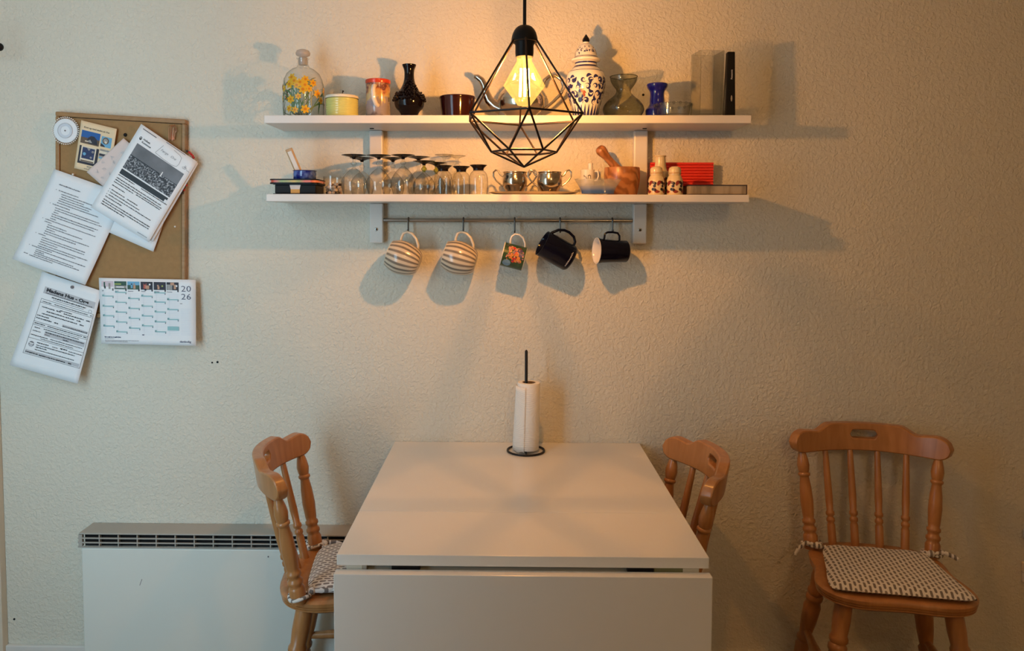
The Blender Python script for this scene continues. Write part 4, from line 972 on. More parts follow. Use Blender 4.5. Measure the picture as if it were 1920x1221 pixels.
# ---- painted mug with red rim
Y = -0.10; t = thing('painted_mug', 'painted landscape mug with a red rim and its handle towards the room', 'mug', UP(709, 190, Y)); z = lambda py: Zp(709, py, Y) - ZUs; k = 1 / sc(Y)
def mug_paint():
    m, N, L, b = nodes_of('painted_mug'); b.inputs['Roughness'].default_value = 0.15; b.inputs['Coat Weight'].default_value = 0.3
    tc = N.new('ShaderNodeTexCoord'); nz = N.new('ShaderNodeTexNoise'); nz.inputs['Scale'].default_value = 45; nz.inputs['Detail'].default_value = 2; L.new(tc.outputs['Object'], nz.inputs['Vector'])
    sp = N.new('ShaderNodeSeparateXYZ'); L.new(tc.outputs['Object'], sp.inputs[0]); q_ = NT(N, L)
    f = q_.m('ADD', q_.m('DIVIDE', sp.outputs['Z'], 0.112), q_.m('MULTIPLY', q_.m('SUBTRACT', nz.outputs['Fac'], 0.5), 0.9))
    rp = N.new('ShaderNodeValToRGB'); e = rp.color_ramp.elements; rp.color_ramp.interpolation = 'EASE'
    cols = [(0, (.13, .11, .12)), (.22, (.30, .27, .29)), (.42, (.33, .29, .33)), (.52, (.55, .45, .24)), (.66, (.58, .36, .15)), (.76, (.50, .22, .10)), (.86, (.16, .05, .05)), (1, (.42, .24, .14))]
    e[0].position = 0; e[0].color = (*cols[0][1], 1); e[1].position = 1; e[1].color = (*cols[-1][1], 1)
    for p_, c_ in cols[1:-1]: x = e.new(p_); x.color = (*c_, 1)
    L.new(f, rp.inputs[0]); L.new(rp.outputs[0], b.inputs['Base Color']); return m
MT['mugpaint'] = mug_paint(); MT['red_glaze'] = M('red_glaze', (0.55, 0.06, 0.025), 0.2); MT['white_glaze'] = M('white_glaze', (0.78, 0.74, 0.68), 0.15, coat=0.4)
MB().lathe([(0, 0), (21 * k, 0), (22.5 * k, .004), (22.5 * k, z(158)), (20.5 * k, z(158)), (20.5 * k, .006), (0, .006)], 36).build('mug_body', MT['mugpaint'], t, angle=50)
MB().lathe([(22.6 * k, z(157.8)), (23.4 * k, z(155)), (23.2 * k, z(151)), (21 * k, z(150)), (20.5 * k, z(157.8))], 36).build('rim', MT['red_glaze'], t, angle=50)
hr = 22.5 * k
MB().tube([(-.004, -hr + .001, z(165)), (-.005, -hr - .014, z(167)), (-.005, -hr - .024, z(176)), (-.003, -hr - .024, z(190)), (.001, -hr - .012, z(199)), (.004, -hr + .001, z(201))], .0068, 8).build('handle', MT['white_glaze'], t)

# ---- black vase with clustered flowers
Y = -0.11; t = thing('black_vase', 'glossy black vase with a collar of small black relief flowers', 'vase', UP(767.5, 190, Y)); k = 1 / sc(Y)
MT['black_glaze'] = M('black_glaze', (0.005, 0.003, 0.004), 0.10, spec=0.35)
pr = prof_px(768, Y, ZUs, [(216, 13), (211, 18), (203, 25), (195, 27.5), (187, 27.5), (178, 24), (168, 17), (158, 12), (148, 9.5), (138, 9), (130, 10), (124, 12.5), (121.5, 13)])
pr[0] = (13 * k, 0.0)
MB().lathe([(0, 0)] + smooth_prof(pr, 4) + [(11.5 * k, pr[-1][1]), (8 * k, pr[-1][1] - .02)], 40).build('vase_body', MT['black_glaze'], t, angle=70)
fm = MB(); r5 = random.Random(4); sp_ = surf_map(pr, 0.0030)
zA = pr[4][1]
for i in range(170):
    u = r5.random()
    if i < 100: zz = zA + r5.uniform(-.006, .020); a = r5.uniform(-.075, .075)
    else: zz = zA + r5.uniform(.01, .06); a = r5.uniform(-.02, .045) * (1 if zz < zA + .04 else .7)
    c_ = sp_(a, zz); fm.sphere(c_, r5.uniform(.0022, .0042), 6)
fm.build('relief_flowers', MT['black_glaze'], t, angle=30)


# ---- dark bowl
Y = -0.11; t = thing('dark_bowl', 'small straight-sided dark red-brown glazed bowl', 'bowl', UP(857.5, 200, Y)); z = lambda py: Zp(857, py, Y) - ZUs; k = 1 / sc(Y)
MT['dark_red'] = M('dark_red_glaze', (0.022, 0.004, 0.004), 0.10)
MB().lathe([(0, 0), (24 * k, 0), (29 * k, .003), (31.5 * k, z(200)), (33 * k, z(184)), (33 * k, z(182)), (31.5 * k, z(182.5)), (29 * k, z(203)), (24 * k, .006), (0, .006)], 44).build('bowl_body', MT['dark_red'], t, angle=50)
MB().lathe([(33.1 * k, z(186)), (33.6 * k, z(184.5)), (33.6 * k, z(182.8)), (33.1 * k, z(181.8)), (31.4 * k, z(182))], 44).build('rim', MT['red_glaze'] if False else MT['dark_red'], t, angle=50)

# ---- silver teapot
Y = -0.105; t = thing('silver_teapot', 'silver teapot with long curved spout behind the lamp', 'teapot', UP(977, 185, Y)); z = lambda py: Zp(977, py, Y) - ZUs; k = 1 / sc(Y)
x = lambda px: at(px, 190, Y).x - t.location.x
pr = prof_px(977, Y, ZUs, [(219, 20), (214, 30), (205, 40), (194, 43.5), (182, 42), (170, 35), (162, 26), (158, 21), (155, 20)]); pr[0] = (20 * k, 0)
MB().lathe([(0, 0)] + smooth_prof(pr, 4), 44).build('teapot_body', MT['silver'], t, angle=70)
ldm = MB().lathe([(20.5 * k, z(155) + .0002), (21 * k, z(153)), (17 * k, z(147)), (8 * k, z(143)), (3 * k, z(141)), (3 * k, z(139)), (5 * k, z(135)), (3.5 * k, z(131)), (0, z(130))], 32).build('lid', MT['silver'], t, angle=70)
sp = [(940, 203), (928, 198), (917, 188), (911, 174), (908, 160), (903, 150), (895, 144), (889, 143)]
MB().tube([(x(a), 0, z(b)) for a, b in sp], [13 * k, 11 * k, 9 * k, 7.5 * k, 6.5 * k, 6 * k, 5 * k, 3.5 * k], 14).build('spout', MT['silver'], t, angle=80)
hd = [(1016, 163), (1021, 150), (1030, 143), (1042, 142), (1053, 150), (1057, 163), (1050, 178), (1037, 191), (1024, 202), (1014, 207)]
MB().tube([(x(a), 0, z(b)) for a, b in hd], [4 * k, 3.6 * k, 3.4 * k, 3.4 * k, 3.4 * k, 3.6 * k, 3.2 * k, 2.8 * k, 2.6 * k, 2.6 * k], 10).build('handle', MT['silver'], t, angle=80)

# ---- ginger jar
Y = -0.11; cxp = 1098; t = thing('ginger_jar', 'blue and white porcelain ginger jar with a domed lid and dark finial', 'jar', UP(cxp, 170, Y)); z = lambda py: Zp(cxp, py, Y) - ZUs; k = 1 / sc(Y)
MT['porc'] = M('porcelain', (0.80, 0.76, 0.70), 0.12, var=0.02, coat=0.4); MT['cobalt'] = M('cobalt', (0.025, 0.030, 0.14), 0.2, var=0.4, vscale=60); MT['porc_red'] = M('porcelain_red', (0.30, 0.07, 0.06), 0.25); MT['porc_green'] = M('porcelain_green', (0.25, 0.38, 0.34), 0.25)
pr = prof_px(cxp, Y, ZUs, [(219, 22), (212, 24), (200, 26.5), (185, 31), (170, 34.5), (155, 36), (144, 35), (137, 32.5), (131, 27), (126, 22), (122, 20), (117, 20)]); pr[0] = (22 * k, 0)
prs = smooth_prof(pr, 4)
MB().lathe([(0, 0)] + prs, 48).build('jar_body', MT['porc'], t, angle=70)
lp = prof_px(cxp, Y, ZUs, [(117, 20), (115, 26), (112, 27), (109.5, 22), (107, 20.5), (100, 19.5), (92, 16.5), (86, 12), (82.5, 7), (81, 5.5), (79.5, 6)])
lid = MB().lathe(lp + [(0, lp[-1][1])], 44).build('lid', MT['porc'], t, angle=50)
MB().lathe(prof_px(cxp, Y, ZUs, [(79.4, 6), (76, 7), (72, 5.5), (68, 3), (65, 1)]) + [(0, z(64))], 20).build('finial', MT['black_glaze'], lid)
mb = MB(); fn = surf_map(prs, 0.0007); r6 = random.Random(12)
def swirl(mb, fn, a, zz, s, rot, m=0, turns=1.2):
    pts = []; w = []
    n_ = 12
    for i in range(n_ + 1):
        f = i / n_; rr_ = s * (1 - 0.85 * f); th = rot + turns * 2 * PI * f
        pts.append((a + rr_ * math.cos(th), zz + rr_ * math.sin(th))); w.append(s * (0.12 + 0.55 * math.sin(PI * min(1, f * 1.3)) ** 2))
    mb.ribbon2(pts, w, fn, m)
def leafs(mb, fn, a, zz, s, rot, m=0):
    pts = [(a + s * f * math.cos(rot) - s * .3 * math.sin(PI * f) * math.sin(rot), zz + s * f * math.sin(rot) + s * .3 * math.sin(PI * f) * math.cos(rot)) for f in [i / 7 for i in range(8)]]
    mb.ribbon2(pts, [s * .55 * math.sin(PI * (0.08 + 0.9 * i / 7)) for i in range(8)], fn, m)
zlo, zhi = z(197), z(143)
zz = zlo + 0.006; row = 0
while zz < zhi:
    for j in range(15):
        a = -0.185 + 0.0262 * j + (row % 2) * 0.013 + r6.uniform(-.003, .003)
        zq = zz + r6.uniform(-.002, .002)
        if -.03 < a < -.008 and zlo + .01 < zq < zlo + .045: continue
        swirl(mb, fn, a, zq, 0.0098 * r6.uniform(.85, 1.15), r6.uniform(0, 6.28), 0, r6.choice((1.1, -1.1)))
        leafs(mb, fn, a + .009, zq + .006, 0.0165, r6.uniform(0, 6.28), 0)
    zz += 0.0205; row += 1
for j in range(7): leafs(mb, fn, -.019, zlo + .027, .015, j * 0.9, (1, 1, 0, 2, 2, 0, 1)[j])
mb.disc2(-.019, zlo + .027, .004, surf_map(prs, .0011), 2)
for j in range(24):   # petals at the foot
    a = -0.18 + 0.0155 * j
    mb.ribbon2([(a, .004), (a, .010), (a + .001, .022), (a + .0025, z(199))], [.0135, .0125, .0075, .001], fn, 0)
mb.build('blue_painting', [MT['cobalt'], MT['porc_red'], MT['porc_green']], t, smooth=False, orient=False)
def band(pr_, z0, z1, mat, par, name='blue_band'):
    fnb = lambda zz: rad_at(pr_, zz) + .0006
    MB().lathe([(fnb(z0), z0), (fnb((z0 + z1) / 2), (z0 + z1) / 2), (fnb(z1), z1)], 40).build(name, mat, par)
band(prs, z(128.5), z(124.5), MT['cobalt'], t); band(prs, z(121), z(118), MT['cobalt'], t); band(prs, z(136.2), z(135.2), MT['cobalt'], t); band(lp, z(108.2), z(107.2), MT['cobalt'], lid)
mb = MB(); fl_ = surf_map(lp, .0007)
for j in range(12):
    a = -0.14 + .0235 * j
    swirl(mb, fl_, a, z(97), .006, j * 1.3, 0); leafs(mb, fl_, a + .009, z(101), .009, 1.2 + j, 0); swirl(mb, fl_, a + .011, z(91), .004, j * 2.1, 0)
mb.build('lid_painting', MT['cobalt'], lid, smooth=False, orient=False)

# ---- smoke glass hyacinth vase
Y = -0.11; cxp = 1169; t = thing('smoke_glass_vase', 'smoky grey glass bulb vase with a pinched neck', 'vase', UP(cxp, 190, Y)); k = 1 / sc(Y)
pr = prof_px(cxp, Y, ZUs, [(219, 30), (214, 35.5), (206, 38), (198, 36), (189, 29), (181, 19.5), (174, 14), (168, 14), (161, 19), (153, 23.5), (146, 25), (144, 25)]); pr[0] = (29 * k, 0)
MB().lathe([(0, 0)] + smooth_prof(pr, 4), 44).build('vase_body', MT['smoke'], t, angle=80)
MB().tube([(25 * k * math.cos(2 * PI * i / 40), 25 * k * math.sin(2 * PI * i / 40), pr[-1][1]) for i in range(40)], .0014, 6, closed=True).build('rim', MT['smoke'], t)

# ---- cobalt vase
Y = -0.10; cxp = 1232; t = thing('blue_vase', 'small cobalt blue glass vase with a flared lip and foot', 'vase', UP(cxp, 190, Y)); k = 1 / sc(Y)
MT['cobalt_glass'] = M('cobalt_glass', (0.006, 0.010, 0.30), 0.05, coat=0.5, trans=0.25)
pr = prof_px(cxp, Y, ZUs, [(219, 21), (212, 21.5), (206, 21), (201, 17), (195, 14), (187, 13.5), (178, 13), (171, 14), (165, 18), (160, 19.5), (157.5, 18.5)]); pr[0] = (21 * k, 0)
MB().lathe([(0, 0)] + smooth_prof(pr, 4) + [(15 * k, pr[-1][1] - .001), (10 * k, pr[-1][1] - .03)], 40).build('vase_body', MT['cobalt_glass'], t, angle=80)

# ---- clear glass ashtray
Y = -0.155; cxp = 1262; t = thing('glass_ashtray', 'low round clear glass dish with notched cut rim', 'glass dish', UP(cxp, 205, Y)); k = 1 / sc(Y); z = lambda py: Zp(cxp, py, Y) - ZUs
MB().lathe([(0, 0), (30 * k, 0), (33 * k, .003), (34.5 * k, z(199)), (34.5 * k, z(196)), (31 * k, z(196.5)), (29 * k, .006), (0, .006)], 36).build('dish', MT['clear'], t, angle=40)
r7 = random.Random(2)
for i in range(18):
    a = 2 * PI * i / 18
    MB().sphere((34.3 * k * math.cos(a), 34.3 * k * math.sin(a), z(197.5)), .0042, 8, sz=1.2).build('cut_bead', MT['clear'], t)

# ---- tall rectangular glass vase
Y = -0.105; a, b = at(1300, 160, Y).x, at(1352, 160, Y).x; zt2 = Zp(1330, 99, Y) - ZUs
t = thing('tall_glass_vase', 'tall square clear glass vase beside the black shaver', 'vase', ((a + b) / 2, Y, ZUs)); w = (b - a) / 2 / 1.12
T = Matrix.Rotation(math.radians(9), 4, 'Z'); w2 = w * 0.9
for nm, bx in (('glass_side', (-w, w, -w, -w + .004)), ('glass_side', (-w, w, w - .004, w)), ('glass_side', (-w, -w + .004, -w + .0042, w - .0042)), ('glass_side', (w - .004, w, -w + .0042, w - .0042))):
    MB().box(bx[0], bx[1], bx[2], bx[3], 0.012, zt2, T=T).build(nm, MT['flat_glass'], t, smooth=False, bevel=0.001)
MB().box(-w, w, -w, w, 0, 0.0118, T=T).build('glass_base', MT['flat_glass'], t, smooth=False, bevel=0.002)

# ---- black shaver
Y = -0.14; a, b = at(1357, 200, Y).x, at(1376.5, 200, Y).x; zt2 = Zp(1367, 98, Y) - ZUs
t = thing('electric_shaver', 'slim black electric shaver standing upright at the right shelf end', 'shaver', ((a + b) / 2, Y, ZUs)); w = (b - a) / 2
bd = MB(); bd.add([(-w, -.016, 0), (w, -.016, 0), (w, .016, 0), (-w, .016, 0), (-w * .75 + .002, -.011, zt2), (w * .68 + .002, -.011, zt2), (w * .68 + .002, .011, zt2), (-w * .75 + .002, .011, zt2)], [(3, 2, 1, 0), (4, 5, 6, 7), (0, 1, 5, 4), (1, 2, 6, 5), (2, 3, 7, 6), (3, 0, 4, 7)])
MT['shaver'] = M('shaver_black', (0.008, 0.007, 0.007), 0.42, spec=0.15)
bd.build('body', MT['shaver'], t, smooth=False, bevel=0.003)
MT['shaver_btn'] = M('shaver_button', (0.35, 0.30, 0.25), 0.3, 0.6); MT['white_ink'] = M('white_ink', (0.75, 0.72, 0.68), 0.6)
zb_ = Zp(1368, 186, Y) - ZUs
yb = lambda zz: -.016 + .005 * zz / zt2 - .0004
MB().lathe([(0, 0), (.0026, 0), (.0022, .0012), (0, .0014)], 16, 0, Matrix.Translation((.003, yb(zb_), zb_)) @ Matrix.Rotation(PI / 2, 4, 'X') @ Matrix.Diagonal((1, 3.6, 1, 1))).build('switch', MT['shaver_btn'], t)
vs, fs, wd = text2d('Panasonic', 0.01)
kx = 0.028 / wd; z0_ = Zp(1368, 150, Y) - ZUs
MB().add([(.005 - y_ * kx, yb(z0_ + x_ * kx) - .0004, z0_ + x_ * kx) for x_, y_ in vs], fs).build('lettering', MT['white_ink'], t, smooth=False, orient=False)

# ------------------------------------------------------------------ lower shelf
# ---- black box, flat tray on top, bowl, butter knife
Y = -0.125; a, b = at(522, 350, Y).x, at(602, 350, Y).x; zt2 = Zp(560, 346.5, Y) - ZLs
t = thing('black_box', 'flat black box with an orange and white label at the left shelf end', 'box', ((a + b) / 2, Y, ZLs)); w = (b - a) / 2
MB().box(-w + .004, w - .004, -.05, .05, .0025, zt2 - .0025).build('box_body', MT['shaver'], t, smooth=False, bevel=.002)
for z0_, z1_ in ((0, .0023), (zt2 - .0023, zt2)): MB().box(-w, w, -.054, .054, z0_, z1_).build('edge_plate', MT['black'], t, smooth=False)
MT['lab_or'] = M('label_orange', (0.62, 0.33, 0.06), 0.5); MT['lab_wh'] = M('label_white', (0.62, 0.58, 0.56), 0.5)
la, lb = at(545, 350, Y - .05).x - t.location.x, at(562, 350, Y - .05).x - t.location.x
MB().box(la, lb, -.0508, -.0502, .003, zt2 * .48).build('label_orange', MT['lab_or'], t, smooth=False)
MB().add([(la, -.0508, zt2 * .48), (lb, -.0508, zt2 * .48), (lb + .003, -.0508, zt2 - .003), (la - .003, -.0508, zt2 - .003)], [(0, 1, 2, 3)]).build('label_white', MT['lab_wh'], t, smooth=False, orient=False)
zt1 = zt2 + .0004; zt3 = Zp(560, 337.5, Y) - ZLs
a2, b2 = at(514, 341, Y).x, at(604, 341, Y).x
t2 = thing('striped_tray', 'flat rounded tray with multicoloured rim lying on the black box', 'tray', ((a2 + b2) / 2, Y, ZLs + zt1)); w = (b2 - a2) / 2; hh_ = zt3 - zt1
def stripe_mat():
    m, N, L, b = nodes_of('rainbow_edge'); b.inputs['Roughness'].default_value = 0.3
    tc = N.new('ShaderNodeTexCoord'); sp = N.new('ShaderNodeSeparateXYZ'); L.new(tc.outputs['Object'], sp.inputs[0])
    q_ = NT(N, L); f = q_.m('ADD', q_.m('DIVIDE', sp.outputs['X'], 2 * w), 0.5)
    rp = N.new('ShaderNodeValToRGB'); e = rp.color_ramp.elements
    st = [(0, (.7, .72, .7)), (.06, (.65, .10, .06)), (.16, (.60, .12, .06)), (.26, (.25, .32, .06)), (.42, (.40, .36, .08)), (.52, (.62, .42, .06)), (.62, (.30, .33, .06)), (.74, (.65, .13, .07)), (.9, (.75, .18, .10)), (1, (.75, .3, .2))]
    e[0].position = 0; e[0].color = (*st[0][1], 1); e[1].position = 1; e[1].color = (*st[-1][1], 1)
    for p_, c_ in st[1:-1]: x_ = e.new(p_); x_.color = (*c_, 1)
    L.new(f, rp.inputs[0]); L.new(rp.outputs[0], b.inputs['Base Color']); return m
def rrect(wx, wy, r, n=6):
    out = []
    for cx_, cy_, a0 in ((wx - r, wy - r, 0), (-wx + r, wy - r, 90), (-wx + r, -wy + r, 180), (wx - r, -wy + r, 270)):
        for i in range(n + 1): an = math.radians(a0 + 90 * i / n); out.append((cx_ + r * math.cos(an), cy_ + r * math.sin(an)))
    return out
MB().prism(rrect(w, .06, .02), 0, hh_ * .25).build('base', MT['black'], t2, smooth=False)
MB().prism(rrect(w - .001, .059, .02), hh_ * .26, hh_ * .74).build('coloured_edge', stripe_mat(), t2, smooth=False)
MB().prism(rrect(w, .06, .02), hh_ * .75, hh_).build('top', MT['black'], t2, smooth=False)
zt3a = ZLs + zt3 + .0004
cxp = 571.5; k = 1 / sc(Y); zr = Zp(cxp, 320.5, Y) - zt3a
t3 = thing('blue_bowl', 'small cobalt blue glazed bowl on the striped tray', 'bowl', (at(cxp, 330, Y).x, Y, zt3a))
def blue_mat():
    m, N, L, b = nodes_of('blue_white_glaze'); b.inputs['Roughness'].default_value = 0.1; b.inputs['Coat Weight'].default_value = 0.5
    tc = N.new('ShaderNodeTexCoord'); nz = N.new('ShaderNodeTexNoise'); nz.inputs['Scale'].default_value = 60; L.new(tc.outputs['Object'], nz.inputs['Vector'])
    rp = N.new('ShaderNodeValToRGB'); rp.color_ramp.elements[0].position = .42; rp.color_ramp.elements[1].position = .72; rp.color_ramp.elements[0].color = (.008, .018, .22, 1); rp.color_ramp.elements[1].color = (.12, .22, .55, 1)
    L.new(nz.outputs['Fac'], rp.inputs[0]); L.new(rp.outputs[0], b.inputs['Base Color']); return m
MB().lathe([(0, 0), (19 * k, 0), (21 * k, .003), (21.5 * k, zr * .6), (21 * k, zr - .002), (21.6 * k, zr), (20 * k, zr), (19.5 * k, .005), (0, .004)], 36).build('bowl_body', blue_mat(), t3, angle=50)
MB().lathe([(21.1 * k, zr - .0018), (22.2 * k, zr - .001), (22 * k, zr + .0006), (19.9 * k, zr + .0006)], 36).build('rim', MT['cobalt'], t3)
p0, p1 = at(563, 326, Y), at(541, 279, Y - .02)
t4 = thing('butter_knife', 'wooden butter knife leaning in the small blue bowl', 'knife', p0 - Vector((0, 0, .006)))
d = p1 - t4.location; ln = d.length
q_ = Vector((0, 0, 1)).rotation_difference(d.normalized()).to_matrix().to_4x4()
MT['knife_w'] = wood('birch', (0.46, 0.26, 0.10), (0.60, 0.40, 0.20), 4, (1, 1, .2), .5)
MB().prism([(-.0095, -.0035), (.0095, -.0035), (.0115, 0), (.0095, .0035), (-.0095, .0035), (-.0115, 0)], 0, ln, 0, q_).build('handle', MT['knife_w'], t4, smooth=False, bevel=.002)
MB().box(-.0062, .0062, -.0046, -.0037, .01, ln - .008, 0, q_).build('inlay', MT['white_glaze'], t4, smooth=False)
# ---- tumbler with pebbles
Y = -0.12; cxp = 626; k = 1 / sc(Y); zr = Zp(cxp, 331, Y) - ZLs
t = thing('pebble_glass', 'clear tumbler holding small pebbles and shells', 'glass', LO(cxp, 345, Y))
MB().lathe([(0, .0005), (18 * k, .0005), (19 * k, .004), (19.5 * k, zr)], 36).build('tumbler', MT['clear_fine'], t, angle=60)
MT['peb1'] = M('pebble_pale', (0.60, 0.46, 0.34), 0.4, var=.15); MT['peb2'] = M('pebble_dark', (0.05, 0.03, 0.025), 0.3)
r8 = random.Random(6); g = 0
for i in range(34):
    lay_ = i // 9; a = i * 2.4; rr_ = .0225 * (0.85 if i % 3 else .35); pr_ = r8.uniform(.0058, .0074)
    MB().sphere((rr_ * math.cos(a), rr_ * math.sin(a), .006 + lay_ * .0085), pr_, 8, sz=.75).build('pebble', MT['peb1' if r8.random() < .72 else 'peb2'], t)

# ---- upside-down stemmed glasses
def goblet(label, cxp, Y, py_top, foot_w, bowl_w, py_neck, stem='clear_fine', foot='black_glass', knob=True, rim=0.82, name='wine_glass', py_foot=None, grp='upside-down stemmed glasses'):
    k = 1 / sc(Y); H_ = Zp(cxp, py_top, Y) - ZLs; hn = Zp(cxp, py_neck, Y) - ZLs
    rb = bowl_w / 2 * k; rf = foot_w / 2 * k; st = .0042
    t = thing(name, label, 'glass', LO(cxp, 340, Y), 0, grp)
    hf = (H_ - (Zp(cxp, py_foot, Y) - ZLs)) if py_foot else .013
    bw = smooth_prof([(rb * rim, .0004), (rb * .96, hn * .25), (rb, hn * .42), (rb * .90, hn * .62), (rb * .55, hn * .85), (st * 1.6, hn), (st, hn + .003)], 5)
    MB().lathe(bw, 32).build('bowl', MT['clear_fine'], t, angle=80)
    sm = [(st, hn + .0032)]
    if knob and H_ - hf - hn > .014:
        zk = (hn + H_ - hf) / 2 + .001
        sm += [(st, zk - .007), (.0085, zk - .002), (.0085, zk + .002), (st, zk + .006)]
    sm += [(st, H_ - hf)]
    MB().lathe(sm, 18).build('stem', MT[stem], t, angle=80)
    MB().lathe([(st + .0003, H_ - hf), (st * 1.4, H_ - hf * .7), (rf * .45, H_ - hf * .42), (rf * .95, H_ - hf * .12), (rf, H_ - .0008), (rf * .96, H_), (0, H_)], 32).build('foot', MT[foot], t, angle=60)
goblet('tall upside-down wine glass with black foot, first from the pebble glass', 664, -.145, 290.5, 47, 48, 316)
goblet('upside-down wine glass half hidden behind the first tall one by the pebble glass', 679, -.07, 296, 46, 44, 322)
goblet('tall upside-down wine glass with black foot in the middle of the tall front three', 710.5, -.145, 291, 46, 47, 316)
goblet('upside-down wine glass standing in back between the second and third tall ones', 737, -.06, 296, 40, 42, 322)
goblet('tall upside-down wine glass with black foot, right of the tall front three', 756, -.145, 290.5, 45, 46, 313)
goblet('upside-down wine glass in back, right behind the third tall one', 785, -.07, 294, 44, 42, 320)
goblet('shorter upside-down wine glass with yellow-green stem and black foot', 795, -.145, 302, 42, 42, 325, 'green_stem')
goblet('shorter yellow-green stemmed glass standing behind the squat glasses', 818, -.09, 305, 42, 34, 328, 'green_stem')
goblet('upside-down glass with clear foot, left of the two tall clear ones', 833, -.032, 290, 36, 26, 322, 'clear_fine', 'clear_fine')
goblet('upside-down glass with clear foot, right of the two tall clear ones', 857, -.065, 292, 33, 31, 322, 'clear_fine', 'clear_fine')
def squat(label, cxp, Y, py_top, foot_w, bowl_w):
    k = 1 / sc(Y); H_ = Zp(cxp, py_top, Y) - ZLs; rb = bowl_w / 2 * k; rf = foot_w / 2 * k; hn = H_ - .017
    t = thing('squat_glass', label, 'glass', LO(cxp, 340, Y), 0, 'squat upside-down glasses')
    MB().lathe(smooth_prof([(rb * .93, .0004), (rb, hn * .4), (rb * .97, hn * .7), (rb * .82, hn * .9), (rb * .55, hn)], 5), 32).build('bowl', MT['clear_fine'], t, angle=80)
    MB().lathe([(0, hn + .0002), (rb * .56, hn + .0002), (rb * .55, hn + .005), (rb * .62, H_ - .008), (rf * .9, H_ - .003), (rf, H_ - .001), (rf * .97, H_), (0, H_)], 32).build('foot', MT['black_glass'], t, angle=60)
squat('squat upside-down glass with black foot, left of the front three', 831, -.155, 310.5, 33, 35)
squat('squat upside-down glass with black foot, middle of the front three', 865, -.155, 312, 33, 33)
squat('squat upside-down glass with black foot, right next to the silver tray', 897, -.155, 309.5, 33, 36)

# ---- silver sugar bowls on tray
Y = -0.12; a, b = at(916, 360, Y).x, at(1084, 360, Y).x; w = (b - a) / 2
t = thing('silver_tray', 'oval silver tray under the two sugar bowls', 'tray', ((a + b) / 2, Y, ZLs))
MB().lathe([(0, .0006), (.75, .0006), (.88, .003), (1.0, .0085), (1.005, .0095), (.985, .009), (.86, .0045), (.75, .0022), (0, .002)], 48, 0, Matrix.Diagonal((w, .065, 1, 1))).build('tray_plate', MT['silver'], t, angle=40)
ztray = ZLs + .0026
def sugar(label, cxp, Y, hw_, lid_):
    k = 1 / sc(Y); z = lambda py: Zp(cxp, py, Y) - ztray
    t = thing('sugar_bowl', label, 'sugar bowl', (at(cxp, 340, Y).x, Y, ztray), 0, 'silver sugar bowls')
    pr = [(13 * k, 0), (14 * k, .002), (20 * k, z(353)), (hw_ * k, z(345)), ((hw_ + .6) * k, z(338)), (hw_ * .97 * k, z(330)), (hw_ * .93 * k, z(326)), (hw_ * .98 * k, z(323.5)), (hw_ * .98 * k, z(322.5))]
    MB().lathe([(0, 0)] + smooth_prof(pr, 4) + [(hw_ * .9 * k, z(323)), (hw_ * .88 * k, z(340)), (0, z(352))], 40).build('bowl_body', MT['silver'], t, angle=70)
    for s_ in (-1, 1):
        pts = [(hw_ - 1, 331), (hw_ + 4, 328), (hw_ + 8, 320.5), (hw_ + 13, 319), (hw_ + 17, 323), (hw_ + 17, 331), (hw_ + 12, 339), (hw_ + 5, 345), (hw_ - 1, 350)]
        MB().tube([(s_ * x_ * k, 0, z(y_)) for x_, y_ in pts], [.0026, .0028, .003, .0028, .0026, .0026, .0024, .0022, .0022], 8).build('handle', MT['silver'], t, angle=80)
sugar('silver two-handled sugar bowl, left one on the tray below the lamp', 965.5, -.108, 23, 0)
sugar('silver two-handled sugar bowl, right one on the tray below the lamp', 1030.5, -.134, 23, 0)

# ---- small white cup, blue glass bowl, mortar, pestle
Y = -0.07; cxp = 1102; k = 1 / sc(Y); z = lambda py: Zp(cxp, py, Y) - ZLs
t = thing('white_cup', 'small white cup with black figures behind the blue glass bowl', 'cup', LO(cxp, 330, Y))
MB().lathe([(0, 0), (12 * k, 0), (13 * k, .003), (13 * k, z(321)), (13.4 * k, z(319)), (12 * k, z(319)), (11.5 * k, .006), (0, .005)], 28).build('cup_body', MT['white_glaze'], t, angle=50)
MB().tube([(11 * k, -.006, z(322)), (18 * k, -.01, z(322)), (19.5 * k, -.01, z(330)), (17 * k, -.009, z(338)), (10 * k, -.006, z(340))], .0026, 8).build('handle', MT['white_glaze'], t)
mb = MB(); fnc = surf_map([(13 * k, .003), (13 * k, z(321))], .0006)
mb.ribbon2([(-.014, z(329)), (-.012, z(333)), (-.009, z(331)), (-.006, z(336))], .0022, fnc); mb.ribbon2([(-.002, z(331)), (.003, z(329)), (.007, z(331))], .0025, fnc); mb.ribbon2([(-.001, z(331)), (-.001, z(336))], .0015, fnc); mb.ribbon2([(.006, z(331)), (.006, z(336))], .0015, fnc)
mb.build('figure_print', MT['ink'], t, smooth=False, orient=False)
Y2 = Y + .0; t = thing('paper_roll_slip', 'rolled paper slip standing up in the small white cup', 'paper slip', (at(1107, 318, Y).x, Y, ZLs + .0065))
MB().lathe([(.0075, 0), (.0075, Zp(1107, 306.5, Y) - ZLs - .0065), (.0068, Zp(1107, 306.5, Y) - ZLs - .0065), (.0068, 0)], 16).build('slip', MT['bracket'], t, angle=50)
Y = -0.15; cxp = 1121; k = 1 / sc(Y); z = lambda py: Zp(cxp, py, Y) - ZLs
t = thing('blue_glass_bowl', 'flared glass bowl, clear rim fading into blue, beside the mortar', 'bowl', LO(cxp, 350, Y))
